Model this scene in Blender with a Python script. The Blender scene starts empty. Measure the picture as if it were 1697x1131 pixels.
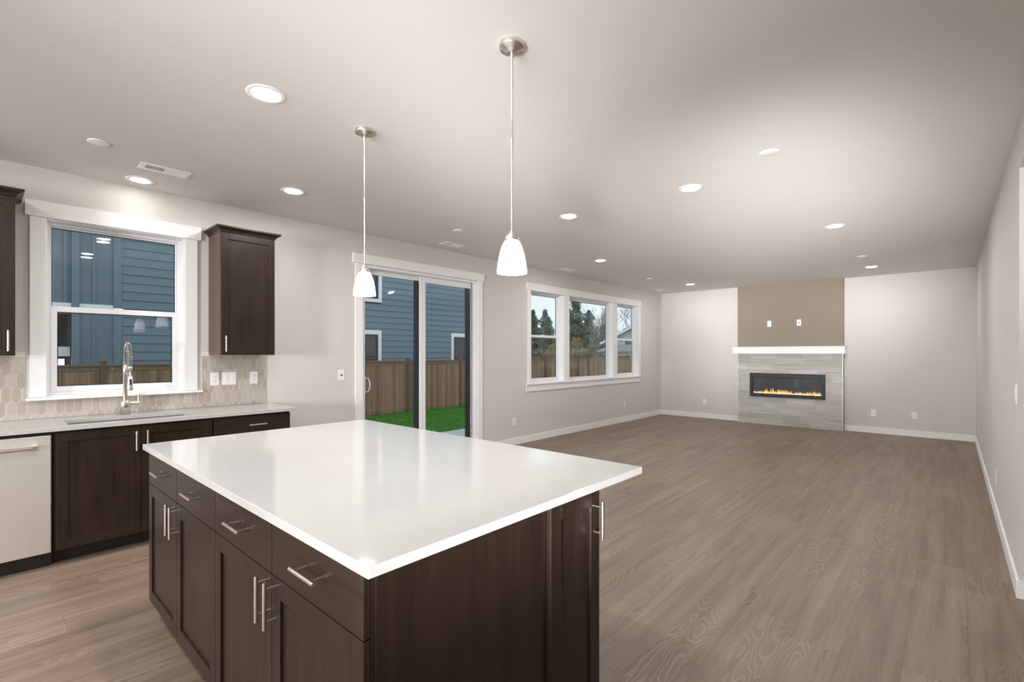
import bpy, bmesh, math, random
from mathutils import Vector, Matrix, noise
random.seed(7)
PI = math.pi
scene = bpy.context.scene
COL = scene.collection

# ------------------------------------------------------------------ camera
F_PX, YAW, CZ, VH = 804.4, 42.15, 1.388, 585.9
cam_d = bpy.data.cameras.new('camera')
cam = bpy.data.objects.new('camera', cam_d)
COL.objects.link(cam)
cam.location = (0, 0, CZ)
cam.rotation_euler = (PI / 2, 0, math.radians(YAW))
cam_d.sensor_width = 36.0
cam_d.sensor_fit = 'HORIZONTAL'
cam_d.lens = F_PX / 1697 * 36
cam_d.shift_y = (VH - 565.5) / 1697
cam_d.clip_start = 0.02
cam_d.clip_end = 300
scene.camera = cam

# ------------------------------------------------------------------ world: overcast daylight
world = bpy.data.worlds.new('overcast_sky')
scene.world = world
world.use_nodes = True
wn = world.node_tree.nodes
wn['Background'].inputs[0].default_value = (0.80, 0.90, 0.98, 1)
wn['Background'].inputs[1].default_value = 1.06

# ------------------------------------------------------------------ colour management
vs = scene.view_settings
vs.view_transform = 'Standard'
vs.look = 'None'
vs.exposure = 0.17
vs.gamma = 1.0
vs.use_curve_mapping = False

P_LEFT = 30.0
P_RIGHT = 66.0
P_FAR = 24.0
P_MID = 9.0
P_NEAR = 10.0
P_BAND = 6.0
LENS_POWER = 322.0      # radiance of the recessed LED lenses
SHADE_POWER = 2.2      # radiance of the pendant shades
BULB_POWER = 380.0      # radiance of the pendant bulbs

# added fill lights, unseen behind the camera, to brighten ceiling and walls
def area_light(name, loc, target, sx, sy, power, col=(1, 1, 1), spread=180):
    l = bpy.data.lights.new(name, 'AREA')
    l.shape = 'RECTANGLE'; l.size = sx; l.size_y = sy; l.energy = power; l.color = col; l.spread = math.radians(spread)
    o = bpy.data.objects.new(name, l)
    COL.objects.link(o)
    o.location = loc
    o.rotation_euler = (Vector(target) - Vector(loc)).to_track_quat('-Z', 'Y').to_euler()
    return o
FILL = {
    'fill_light_left': ((-3.6, -6.2, 1.45), (0.2, 6.5, 1.35), 1.2, P_LEFT, 80),
    'fill_light_right': ((-0.6, -6.2, 1.45), (-4.9, 4.5, 1.6), 1.2, P_RIGHT, 80),
    'fill_light_far': ((0.08, -1.5, 0.6), (-2.4, 8.5, 2.80), 0.3, P_FAR, 30),
    'fill_light_mid': ((0.10, -1.0, 0.6), (-0.9, 6.0, 2.80), 0.4, P_MID, 26),
    'fill_light_centre': ((-0.20, -1.20, 0.7), (-3.1, 3.9, 3.00), 0.9, P_BAND, 28),
    'fill_light_near': ((-0.60, -1.40, 1.0), (-1.9, 2.2, 3.45), 0.6, P_NEAR, 64),
}
for k, (a, b, sz, pw, sp) in FILL.items():
    area_light(k, a, b, sz, sz, pw, spread=sp)

# room numbers (metres)
XL, XR, YF, YB, H = -4.913, 0.286, 10.495, -7.0, 2.74
WT = 0.16

# ------------------------------------------------------------------ materials
def new_mat(name):
    m = bpy.data.materials.new(name)
    m.use_nodes = True
    nt = m.node_tree
    return m, nt, nt.nodes['Principled BSDF']

def nd(nt, t, **kw):
    n = nt.nodes.new(t)
    for k, v in kw.items():
        setattr(n, k, v)
    return n

def mth(nt, op, a, b=None, c=None):
    n = nd(nt, 'ShaderNodeMath', operation=op)
    for i, v in enumerate((a, b, c)):
        if v is None:
            continue
        if isinstance(v, (int, float)):
            n.inputs[i].default_value = v
        else:
            nt.links.new(v, n.inputs[i])
    return n.outputs[0]

def mixc(nt, fac, a, b, mode='MIX'):
    n = nd(nt, 'ShaderNodeMix', data_type='RGBA', blend_type=mode)
    for s, v in ((n.inputs[0], fac), (n.inputs[6], a), (n.inputs[7], b)):
        if isinstance(v, (int, float)):
            s.default_value = v
        elif isinstance(v, (tuple, list)):
            s.default_value = (*v[:3], 1)
        else:
            nt.links.new(v, s)
    return n.outputs[2]

def ramp(nt, fac, stops):
    n = nd(nt, 'ShaderNodeValToRGB')
    el = n.color_ramp.elements
    while len(el) < len(stops):
        el.new(0.5)
    for e, (p, c) in zip(el, stops):
        e.position = p
        e.color = (*c, 1) if not isinstance(c, (int, float)) else (c, c, c, 1)
    nt.links.new(fac, n.inputs[0])
    return n.outputs[0]

def obj_coord(nt, scale=(1, 1, 1)):
    tc = nd(nt, 'ShaderNodeTexCoord')
    mp = nd(nt, 'ShaderNodeMapping')
    mp.inputs['Scale'].default_value = scale
    nt.links.new(tc.outputs['Object'], mp.inputs[0])
    return mp.outputs[0]

def noise_tex(nt, vec, scale, detail=2.0, rough=0.5, dist=0.0):
    n = nd(nt, 'ShaderNodeTexNoise')
    n.inputs['Scale'].default_value = scale
    n.inputs['Detail'].default_value = detail
    n.inputs['Roughness'].default_value = rough
    n.inputs['Distortion'].default_value = dist
    if vec is not None:
        nt.links.new(vec, n.inputs['Vector'])
    return n.outputs['Fac']

def bump(nt, bsdf, height, strength, dist=0.002):
    b = nd(nt, 'ShaderNodeBump')
    b.inputs['Strength'].default_value = strength
    b.inputs['Distance'].default_value = dist
    nt.links.new(height, b.inputs['Height'])
    nt.links.new(b.outputs[0], bsdf.inputs['Normal'])

def plain(name, col, rough=0.5, metal=0.0, var=0.03, nscale=6.0, spec=0.5, bmp=0.0, bscale=220.0):
    m, nt, b = new_mat(name)
    v = obj_coord(nt)
    f = noise_tex(nt, v, nscale, 3)
    lo = tuple(c * (1 - var) for c in col)
    hi = tuple(min(1, c * (1 + var)) for c in col)
    nt.links.new(mixc(nt, f, lo, hi), b.inputs['Base Color'])
    b.inputs['Roughness'].default_value = rough
    b.inputs['Metallic'].default_value = metal
    b.inputs['Specular IOR Level'].default_value = spec
    if bmp:
        bump(nt, b, noise_tex(nt, v, bscale, 3), bmp, 0.001)
    return m

def emit(name, col, strength):
    m, nt, b = new_mat(name)
    b.inputs['Base Color'].default_value = (0.8, 0.8, 0.8, 1)
    b.inputs['Emission Color'].default_value = (*col, 1)
    b.inputs['Emission Strength'].default_value = strength
    return m

def wood(name, horiz, dark=(0.0125, 0.0072, 0.0048), light=(0.036, 0.0215, 0.0148), rough=0.36):
    m, nt, b = new_mat(name)
    sc = {'Z': (14, 14, 0.9), 'X': (0.9, 14, 14), 'Y': (14, 0.9, 14)}[horiz]
    v = obj_coord(nt, sc)
    base = noise_tex(nt, v, 1.6, 4, 0.6, 0.6)
    fine = noise_tex(nt, v, 9.0, 3, 0.6)
    blot = noise_tex(nt, obj_coord(nt), 5.0, 2)
    f = mth(nt, 'ADD', mth(nt, 'MULTIPLY', base, 0.6), mth(nt, 'MULTIPLY', fine, 0.2))
    f = mth(nt, 'ADD', f, mth(nt, 'MULTIPLY', blot, 0.3))
    nt.links.new(ramp(nt, f, [(0.35, dark), (0.75, light)]), b.inputs['Base Color'])
    b.inputs['Roughness'].default_value = rough
    b.inputs['Specular IOR Level'].default_value = 0.35
    bump(nt, b, fine, 0.05, 0.001)
    return m

def brushed(name, col, axis, rough=0.3):
    m, nt, b = new_mat(name)
    sc = {'Z': (300, 300, 3), 'X': (3, 300, 300), 'Y': (300, 3, 300)}[axis]
    f = noise_tex(nt, obj_coord(nt, sc), 1.0, 2)
    nt.links.new(mixc(nt, f, tuple(c * .92 for c in col), col), b.inputs['Base Color'])
    b.inputs['Metallic'].default_value = 1.0
    nt.links.new(mth(nt, 'ADD', mth(nt, 'MULTIPLY', f, 0.12), rough - 0.06), b.inputs['Roughness'])
    return m

def make_floor_mat():
    m, nt, b = new_mat('floor_planks')
    PW, PL = 0.2215, 1.52
    tc = nd(nt, 'ShaderNodeTexCoord')
    sx = nd(nt, 'ShaderNodeSeparateXYZ')
    nt.links.new(tc.outputs['Object'], sx.inputs[0])
    x, y = sx.outputs[0], sx.outputs[1]
    px = mth(nt, 'DIVIDE', mth(nt, 'SUBTRACT', x, 0.06), PW)
    ix = mth(nt, 'FLOOR', px)
    w1 = nd(nt, 'ShaderNodeTexWhiteNoise', noise_dimensions='1D')
    nt.links.new(ix, w1.inputs['W'])
    py = mth(nt, 'ADD', mth(nt, 'DIVIDE', y, PL), mth(nt, 'MULTIPLY', w1.outputs['Value'], 7.3))
    iy = mth(nt, 'FLOOR', py)
    cv = nd(nt, 'ShaderNodeCombineXYZ')
    nt.links.new(ix, cv.inputs[0]); nt.links.new(iy, cv.inputs[1])
    w2 = nd(nt, 'ShaderNodeTexWhiteNoise', noise_dimensions='2D')
    nt.links.new(cv.outputs[0], w2.inputs['Vector'])
    rnd = w2.outputs['Value']
    # grain space, shifted per plank
    gv = nd(nt, 'ShaderNodeCombineXYZ')
    nt.links.new(mth(nt, 'MULTIPLY', x, 1.0), gv.inputs[0])
    nt.links.new(mth(nt, 'MULTIPLY', y, 1.0), gv.inputs[1])
    nt.links.new(mth(nt, 'MULTIPLY', rnd, 60.0), gv.inputs[2])
    def scaled(s):
        mp = nd(nt, 'ShaderNodeMapping'); mp.inputs['Scale'].default_value = s
        nt.links.new(gv.outputs[0], mp.inputs[0]); return mp.outputs[0]
    # ring lines: contour lines of a slow noise stretched along the plank
    slow = noise_tex(nt, scaled((6.5, 1.15, 1)), 1.0, 1.8, 0.45, 0.15)
    ring = mth(nt, 'SINE', mth(nt, 'MULTIPLY', slow, 165.0))
    ring = ramp(nt, mth(nt, 'MULTIPLY_ADD', ring, 0.5, 0.5), [(0.55, 0.0), (0.95, 1.0)])
    mask = ramp(nt, noise_tex(nt, scaled((3.2, 0.75, 1.7)), 1.0, 1.0), [(0.42, 0.08), (0.66, 1.0)])
    ring = mth(nt, 'MULTIPLY', ring, mask)
    fine = noise_tex(nt, scaled((95, 3.0, 1)), 1.0, 3, 0.6)
    streak = noise_tex(nt, scaled((16, 0.8, 1)), 1.0, 3, 0.6, 0.4)
    base = ramp(nt, mth(nt, 'ADD', mth(nt, 'MULTIPLY', streak, 0.75), mth(nt, 'MULTIPLY', fine, 0.25)),
                [(0.30, FLOOR_D), (0.70, FLOOR_L)])
    tone = nd(nt, 'ShaderNodeHueSaturation')
    nt.links.new(mth(nt, 'MULTIPLY_ADD', rnd, 0.20, 0.90), tone.inputs['Value'])
    nt.links.new(base, tone.inputs['Color'])
    col = mixc(nt, mth(nt, 'MULTIPLY', ring, 0.48), tone.outputs[0], FLOOR_R)
    # seams
    fx = mth(nt, 'FRACT', px); fy = mth(nt, 'FRACT', py)
    ex = mth(nt, 'MULTIPLY', mth(nt, 'MINIMUM', fx, mth(nt, 'SUBTRACT', 1.0, fx)), PW)
    ey = mth(nt, 'MULTIPLY', mth(nt, 'MINIMUM', fy, mth(nt, 'SUBTRACT', 1.0, fy)), PL)
    e = mth(nt, 'MINIMUM', ex, ey)
    seam = mth(nt, 'LESS_THAN', e, 0.0011)
    col = mixc(nt, mth(nt, 'MULTIPLY', seam, 0.45), col, (0.07, 0.05, 0.038))
    nt.links.new(col, b.inputs['Base Color'])
    nt.links.new(mth(nt, 'MULTIPLY_ADD', fine, 0.12, 0.40), b.inputs['Roughness'])
    b.inputs['Specular IOR Level'].default_value = 0.4
    bump(nt, b, mth(nt, 'SUBTRACT', mth(nt, 'MULTIPLY', ring, 0.3), seam), 0.15, 0.0008)
    return m
FLOOR_D = (0.152, 0.106, 0.077)
FLOOR_L = (0.285, 0.210, 0.157)
FLOOR_R = (0.375, 0.292, 0.228)

def make_glass(name, tint=(0.98, 0.99, 0.99)):
    m, nt, b = new_mat(name)
    nt.nodes.remove(b)
    out = nt.nodes['Material Output']
    tr = nd(nt, 'ShaderNodeBsdfTransparent'); tr.inputs[0].default_value = (*tint, 1)
    gl = nd(nt, 'ShaderNodeBsdfGlossy'); gl.inputs['Roughness'].default_value = 0.0
    # Schlick reflectance from the true angle of incidence, the same from both sides of the thin pane
    ge = nd(nt, 'ShaderNodeNewGeometry')
    dt = nd(nt, 'ShaderNodeVectorMath', operation='DOT_PRODUCT')
    nt.links.new(ge.outputs['Incoming'], dt.inputs[0]); nt.links.new(ge.outputs['Normal'], dt.inputs[1])
    k = mth(nt, 'SUBTRACT', 1.0, mth(nt, 'ABSOLUTE', dt.outputs['Value']))
    fr = mth(nt, 'MULTIPLY_ADD', mth(nt, 'POWER', k, 5.0), 0.96, 0.022)
    mx = nd(nt, 'ShaderNodeMixShader')
    nt.links.new(fr, mx.inputs[0])
    nt.links.new(tr.outputs[0], mx.inputs[1]); nt.links.new(gl.outputs[0], mx.inputs[2])
    nt.links.new(mx.outputs[0], out.inputs[0])
    return m

def make_quartz():
    m, nt, b = new_mat('white_quartz')
    v = obj_coord(nt)
    cloud = noise_tex(nt, v, 3.0, 4, 0.6)
    col = mixc(nt, cloud, (0.475, 0.470, 0.462), (0.525, 0.520, 0.512))
    vein = noise_tex(nt, v, 1.5, 5, 0.65, 0.9)
    line = mth(nt, 'ABSOLUTE', mth(nt, 'SUBTRACT', vein, 0.5))
    line = ramp(nt, line, [(0.0, 1.0), (0.006, 0.0)])
    msk = ramp(nt, noise_tex(nt, v, 7.0, 2), [(0.56, 0.0), (0.66, 0.5)])
    col = mixc(nt, mth(nt, 'MULTIPLY', line, msk), col, (0.50, 0.48, 0.45))
    nt.links.new(col, b.inputs['Base Color'])
    b.inputs['Roughness'].default_value = 0.09
    b.inputs['Specular IOR Level'].default_value = 0.62
    return m

def make_stone_tile():
    m, nt, b = new_mat('grey_limestone_tile')
    tc = nd(nt, 'ShaderNodeTexCoord')
    sx = nd(nt, 'ShaderNodeSeparateXYZ')
    nt.links.new(tc.outputs['Object'], sx.inputs[0])
    x, z = sx.outputs[0], sx.outputs[2]
    RH, TL = 0.107, 0.46
    pz = mth(nt, 'DIVIDE', z, RH); iz = mth(nt, 'FLOOR', pz)
    wz = nd(nt, 'ShaderNodeTexWhiteNoise', noise_dimensions='1D'); nt.links.new(iz, wz.inputs['W'])
    px = mth(nt, 'ADD', mth(nt, 'DIVIDE', x, TL), mth(nt, 'MULTIPLY', wz.outputs['Value'], 3.7))
    ix = mth(nt, 'FLOOR', px)
    cv = nd(nt, 'ShaderNodeCombineXYZ'); nt.links.new(ix, cv.inputs[0]); nt.links.new(iz, cv.inputs[1])
    w2 = nd(nt, 'ShaderNodeTexWhiteNoise', noise_dimensions='2D'); nt.links.new(cv.outputs[0], w2.inputs['Vector'])
    gv = nd(nt, 'ShaderNodeCombineXYZ')
    nt.links.new(mth(nt, 'MULTIPLY', x, 1.6), gv.inputs[0])
    nt.links.new(mth(nt, 'MULTIPLY', w2.outputs['Value'], 40), gv.inputs[1])
    nt.links.new(mth(nt, 'MULTIPLY', z, 26), gv.inputs[2])
    st = noise_tex(nt, gv.outputs[0], 1.0, 3, 0.6, 0.4)
    f = mth(nt, 'ADD', mth(nt, 'MULTIPLY', st, 0.75), mth(nt, 'MULTIPLY', w2.outputs['Value'], 0.25))
    col = ramp(nt, f, [(0.30, (0.40, 0.39, 0.365)), (0.70, (0.62, 0.605, 0.575))])
    fz = mth(nt, 'FRACT', pz); fx = mth(nt, 'FRACT', px)
    e = mth(nt, 'MINIMUM', mth(nt, 'MULTIPLY', mth(nt, 'MINIMUM', fz, mth(nt, 'SUBTRACT', 1.0, fz)), RH),
            mth(nt, 'MULTIPLY', mth(nt, 'MINIMUM', fx, mth(nt, 'SUBTRACT', 1.0, fx)), TL))
    g = mth(nt, 'LESS_THAN', e, 0.0013)
    col = mixc(nt, mth(nt, 'MULTIPLY', g, 0.6), col, (0.62, 0.61, 0.58))
    nt.links.new(col, b.inputs['Base Color'])
    b.inputs['Roughness'].default_value = 0.35
    return m

def make_fence_mat(axis):
    m, nt, b = new_mat('fence_cedar_' + axis.lower())
    v = obj_coord(nt, (9, 9, 0.7))
    f = noise_tex(nt, v, 1.5, 4, 0.6, 0.5)
    tc = nd(nt, 'ShaderNodeTexCoord'); sx = nd(nt, 'ShaderNodeSeparateXYZ')
    nt.links.new(tc.outputs['Object'], sx.inputs[0])
    c = sx.outputs['XYZ'.index(axis)]
    i = mth(nt, 'FLOOR', mth(nt, 'DIVIDE', c, 0.11))
    w = nd(nt, 'ShaderNodeTexWhiteNoise', noise_dimensions='1D'); nt.links.new(i, w.inputs['W'])
    ff = mth(nt, 'ADD', mth(nt, 'MULTIPLY', f, 0.6), mth(nt, 'MULTIPLY', w.outputs['Value'], 0.4))
    nt.links.new(ramp(nt, ff, [(0.2, (0.165, 0.085, 0.048)), (0.8, (0.38, 0.222, 0.135))]), b.inputs['Base Color'])
    b.inputs['Roughness'].default_value = 0.8
    return m

M = {}
M['wall'] = plain('greige_wall_paint', (0.70, 0.665, 0.632), 0.75, var=0.01, bmp=0.12, bscale=160)
M['ceil'] = plain('ceiling_paint', (0.725, 0.705, 0.685), 0.85, var=0.01, bmp=0.15, bscale=120)
M['taupe'] = plain('taupe_accent_paint', (0.275, 0.230, 0.178), 0.75, var=0.01, bmp=0.12, bscale=160)
M['trim'] = plain('white_trim_paint', (0.92, 0.92, 0.925), 0.4, var=0.01)
M['vinyl'] = plain('white_vinyl', (0.86, 0.87, 0.89), 0.35, var=0.01)
M['blackvinyl'] = plain('dark_exterior_vinyl', (0.018, 0.022, 0.028), 0.4)
M['floor'] = make_floor_mat()
M['glass'] = make_glass('window_glass')
M['quartz'] = make_quartz()
M['wood'] = wood('espresso_wood', 'Z')
M['woodx'] = wood('espresso_wood_x', 'X')
M['woody'] = wood('espresso_wood_y', 'Y')
M['woodside'] = wood('espresso_side_lighter', 'Z', (0.085, 0.050, 0.035), (0.14, 0.085, 0.062), 0.4)  # lighter brown than the doors, for the wall cabinet bodies
M['toe'] = plain('black_toe_kick', (0.012, 0.010, 0.009), 0.5)
M['gap'] = plain('near_black_body', (0.012, 0.009, 0.008), 0.6)  # near-black body colour behind the dishwasher door
M['nickel'] = plain('satin_nickel', (0.72, 0.68, 0.63), 0.28, 1.0, var=0.02)
M['steel'] = brushed('stainless_steel', (0.95, 0.94, 0.92), 'Z', 0.48)
M['sinksteel'] = brushed('sink_steel', (0.70, 0.71, 0.72), 'Y', 0.24)
M['chrome'] = plain('polished_nickel', (0.70, 0.67, 0.62), 0.16, 1.0, var=0.02)
M['black'] = plain('black_metal', (0.018, 0.019, 0.021), 0.45)
M['plate'] = plain('white_plate_plastic', (0.92, 0.91, 0.90), 0.35, var=0.01)
M['slot'] = plain('outlet_slot', (0.05, 0.05, 0.05), 0.6)
M['lens'] = emit('led_lens', (1.0, 0.99, 0.975), LENS_POWER)
def shade_mat():
    m, nt, b = new_mat('frosted_shade_glass')
    tc = nd(nt, 'ShaderNodeTexCoord'); sx = nd(nt, 'ShaderNodeSeparateXYZ')
    nt.links.new(tc.outputs['Object'], sx.inputs[0])
    h = mth(nt, 'MULTIPLY', mth(nt, 'ADD', sx.outputs[2], H - 1.738), 1 / .145)     # 0 at the rim, 1 at the neck
    b.inputs['Base Color'].default_value = (0.85, 0.83, 0.79, 1)
    nt.links.new(ramp(nt, h, [(0.0, (1.0, 0.96, 0.89)), (0.55, (1.0, 0.93, 0.80)), (1.0, (0.42, 0.37, 0.29))]), b.inputs['Emission Color'])
    b.inputs['Emission Strength'].default_value = SHADE_POWER
    return m
M['shade'] = shade_mat()
M['lensdim'] = emit('led_lens_dimmed', (1.0, 0.97, 0.93), LENS_POWER * 0.09)
M['bulb'] = emit('bulb_glow', (1.0, 0.94, 0.86), BULB_POWER)
M['stone'] = make_stone_tile()
M['grout'] = plain('tile_grout', (0.82, 0.78, 0.73), 0.8, var=0.02)
for i, c in enumerate([(0.49, 0.435, 0.38), (0.53, 0.48, 0.43), (0.45, 0.395, 0.34), (0.52, 0.49, 0.455)]):
    M['tile%d' % i] = plain('picket_tile_%d' % i, c, 0.28, var=0.05, nscale=14)
M['ventdark'] = plain('duct_dark', (0.06, 0.058, 0.055), 0.8)
M['firebox'] = plain('firebox_interior', (0.05, 0.055, 0.06), 0.5)
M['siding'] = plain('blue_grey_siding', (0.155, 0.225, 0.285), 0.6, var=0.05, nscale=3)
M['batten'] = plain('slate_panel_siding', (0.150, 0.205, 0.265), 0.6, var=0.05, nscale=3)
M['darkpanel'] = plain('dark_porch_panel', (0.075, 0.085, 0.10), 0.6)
M['soffit'] = plain('porch_soffit', (0.17, 0.15, 0.12), 0.7)
M['ext_white'] = plain('exterior_white_trim', (0.93, 0.94, 0.94), 0.5, var=0.02)
M['roof'] = plain('grey_shingles', (0.27, 0.29, 0.31), 0.9, var=0.2, nscale=8)
M['pale'] = plain('pale_sage_siding', (0.64, 0.67, 0.64), 0.7, var=0.03)
M['darkpane'] = plain('dark_window_pane', (0.03, 0.035, 0.038), 0.08)
M['fencey'] = make_fence_mat('Y')
M['fencex'] = make_fence_mat('X')
M['post'] = plain('fence_post_wood', (0.135, 0.076, 0.050), 0.8, var=0.2, nscale=8)
M['rail'] = plain('fence_rail_wood', (0.215, 0.130, 0.088), 0.8, var=0.2, nscale=8)
M['concrete'] = plain('patio_concrete', (0.52, 0.52, 0.52), 0.85, var=0.08, nscale=10)
M['soil'] = plain('yard_soil', (0.09, 0.12, 0.05), 0.95, var=0.2)
M['grass'] = plain('lawn_grass', (0.060, 0.270, 0.016), 0.7, var=0.35, nscale=2.5)
M['ever0'] = plain('evergreen_needles', (0.145, 0.205, 0.155), 0.8, var=0.3)
M['ever1'] = plain('pale_evergreen_needles', (0.23, 0.285, 0.22), 0.8, var=0.3)
M['yellow'] = plain('yellow_leaves', (0.36, 0.30, 0.10), 0.8, var=0.3)
M['bark'] = plain('grey_bark', (0.20, 0.18, 0.155), 0.9, var=0.2)
M['lantern'] = emit('lantern_glow', (1.0, 0.85, 0.55), 4.0)

def flame_mat():
    m, nt, b = new_mat('flame_glow')
    tc = nd(nt, 'ShaderNodeTexCoord'); sx = nd(nt, 'ShaderNodeSeparateXYZ')
    nt.links.new(tc.outputs['Object'], sx.inputs[0])
    col = ramp(nt, mth(nt, 'MULTIPLY', sx.outputs[2], 9.0),
               [(0.0, (1.0, 0.78, 0.55)), (0.35, (1.0, 0.50, 0.14)), (1.0, (0.85, 0.22, 0.05))])
    b.inputs['Base Color'].default_value = (0, 0, 0, 1)
    nt.links.new(col, b.inputs['Emission Color'])
    b.inputs['Emission Strength'].default_value = 1.3
    return m
M['flame'] = flame_mat()
M['ember'] = plain('crystal_media', (0.55, 0.50, 0.48), 0.3, var=0.3, nscale=60)

# ------------------------------------------------------------------ mesh builder
class MB:
    def __init__(s):
        s.v = []; s.f = []; s.mi = []; s.sm = []
    def add(s, vs, fs, mi=0, smooth=False):
        n = len(s.v)
        s.v += [tuple(p) for p in vs]
        for f in fs:
            s.f.append([i + n for i in f]); s.mi.append(mi); s.sm.append(smooth)
        return s
    def box(s, x0, x1, y0, y1, z0, z1, mi=0):
        x0, x1 = min(x0, x1), max(x0, x1); y0, y1 = min(y0, y1), max(y0, y1); z0, z1 = min(z0, z1), max(z0, z1)
        return s.add([(x0, y0, z0), (x1, y0, z0), (x1, y1, z0), (x0, y1, z0), (x0, y0, z1), (x1, y0, z1), (x1, y1, z1), (x0, y1, z1)],
                     [(0, 3, 2, 1), (4, 5, 6, 7), (0, 1, 5, 4), (1, 2, 6, 5), (2, 3, 7, 6), (3, 0, 4, 7)], mi)
    def cells(s, axis, w0, w1, us, vs_, holes, mi=0):
        """slab normal to axis with rectangular holes; u,v are the two other axes in xyz order"""
        us = sorted(set(us)); vs_ = sorted(set(vs_))
        for h in holes:
            us += [h[0], h[1]]; vs_ += [h[2], h[3]]
        us = sorted(set(us)); vs_ = sorted(set(vs_))
        def solid(i, j):
            if i < 0 or j < 0 or i >= len(us) - 1 or j >= len(vs_) - 1: return False
            uc = (us[i] + us[i + 1]) / 2; vc = (vs_[j] + vs_[j + 1]) / 2
            return not any(h[0] < uc < h[1] and h[2] < vc < h[3] for h in holes)
        def P(u, v, w):
            return {'x': (w, u, v), 'y': (u, w, v), 'z': (u, v, w)}[axis]
        idx = {}
        V = []; Fc = []
        def vi(i, j, k):
            key = (i, j, k)
            if key not in idx:
                idx[key] = len(V); V.append(P(us[i], vs_[j], w1 if k else w0))
            return idx[key]
        for i in range(len(us) - 1):
            for j in range(len(vs_) - 1):
                if not solid(i, j): continue
                a = lambda di, dj, k: vi(i + di, j + dj, k)
                Fc.append((a(0, 0, 1), a(1, 0, 1), a(1, 1, 1), a(0, 1, 1)))
                Fc.append((a(0, 0, 0), a(0, 1, 0), a(1, 1, 0), a(1, 0, 0)))
                if not solid(i - 1, j): Fc.append((a(0, 0, 0), a(0, 0, 1), a(0, 1, 1), a(0, 1, 0)))
                if not solid(i + 1, j): Fc.append((a(1, 0, 0), a(1, 1, 0), a(1, 1, 1), a(1, 0, 1)))
                if not solid(i, j - 1): Fc.append((a(0, 0, 0), a(1, 0, 0), a(1, 0, 1), a(0, 0, 1)))
                if not solid(i, j + 1): Fc.append((a(0, 1, 0), a(0, 1, 1), a(1, 1, 1), a(1, 1, 0)))
        return s.add(V, Fc, mi)
    def prism(s, pts, ext, mi=0):
        """polygon pts (3d, planar) extruded by vector ext"""
        n = len(pts); e = Vector(ext)
        V = [Vector(p) for p in pts] + [Vector(p) + e for p in pts]
        Fc = [tuple(range(n)), tuple(range(2 * n - 1, n - 1, -1))]
        for i in range(n):
            j = (i + 1) % n
            Fc.append((i, j, n + j, n + i))
        return s.add(V, Fc, mi)
    def lathe(s, prof, c, n=24, mi=0, axis='z', smooth=True, capa=False, capb=False):
        V = []; Fc = []
        for r, h in prof:
            for k in range(n):
                a = 2 * PI * k / n
                p = {'z': (r * math.cos(a), r * math.sin(a), h), 'x': (h, r * math.cos(a), r * math.sin(a)),
                     'y': (r * math.cos(a), h, r * math.sin(a))}[axis]
                V.append((c[0] + p[0], c[1] + p[1], c[2] + p[2]))
        for i in range(len(prof) - 1):
            for k in range(n):
                k2 = (k + 1) % n
                Fc.append((i * n + k, i * n + k2, (i + 1) * n + k2, (i + 1) * n + k))
        if capa: Fc.append(tuple(range(n)))
        if capb: Fc.append(tuple(range((len(prof) - 1) * n, len(prof) * n)))
        return s.add(V, Fc, mi, smooth)
    def tube(s, pts, r, n=10, mi=0, closed_caps=True):
        pts = [Vector(p) for p in pts]
        rs = r if isinstance(r, (list, tuple)) else [r] * len(pts)
        V = []; Fc = []
        t = (pts[1] - pts[0]).normalized()
        ref = Vector((0, 0, 1)) if abs(t.z) < 0.9 else Vector((1, 0, 0))
        u = t.cross(ref).normalized()
        for i, p in enumerate(pts):
            if i == 0: t2 = pts[1] - pts[0]
            elif i == len(pts) - 1: t2 = pts[-1] - pts[-2]
            else: t2 = pts[i + 1] - pts[i - 1]
            t2.normalize()
            u = (u - t2 * u.dot(t2)).normalized()
            w = t2.cross(u)
            for k in range(n):
                a = 2 * PI * k / n
                V.append(p + (u * math.cos(a) + w * math.sin(a)) * rs[i])
        for i in range(len(pts) - 1):
            for k in range(n):
                k2 = (k + 1) % n
                Fc.append((i * n + k, i * n + k2, (i + 1) * n + k2, (i + 1) * n + k))
        s.add(V, Fc, mi, True)
        if closed_caps:
            s.add(V[:n], [tuple(range(n))], mi); s.add(V[-n:], [tuple(range(n))], mi)
        return s
    def build(s, name, mats, parent=None, origin=None, bevel=0.0, recalc=True):
        if not isinstance(mats, (list, tuple)): mats = [mats]
        if parent is not None:
            o = Vector(parent.get('_w', parent.location)) if origin is None else Vector(origin)
        elif origin is not None:
            o = Vector(origin)
        else:
            xs = [p[0] for p in s.v]; ys = [p[1] for p in s.v]; zs = [p[2] for p in s.v]
            o = Vector(((min(xs) + max(xs)) / 2, (min(ys) + max(ys)) / 2, min(zs)))
        me = bpy.data.meshes.new(name)
        me.from_pydata([(p[0] - o.x, p[1] - o.y, p[2] - o.z) for p in s.v], [], s.f)
        for m in mats: me.materials.append(m)
        me.polygons.foreach_set('material_index', s.mi)
        me.polygons.foreach_set('use_smooth', s.sm)
        if recalc:
            bm = bmesh.new(); bm.from_mesh(me)
            bmesh.ops.recalc_face_normals(bm, faces=bm.faces)
            bm.to_mesh(me); bm.free()
        ob = bpy.data.objects.new(name, me)
        COL.objects.link(ob)
        if parent is not None:
            ob.parent = parent
            wp = world_of(parent)
            ob.location = o - wp
        else:
            ob.location = o
        if bevel:
            md = ob.modifiers.new('bevel', 'BEVEL')
            md.width = bevel; md.segments = 2; md.limit_method = 'ANGLE'; md.angle_limit = math.radians(40)
        return ob

def world_of(o):
    p = Vector((0, 0, 0))
    while o is not None:
        p += o.location; o = o.parent
    return p

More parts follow.
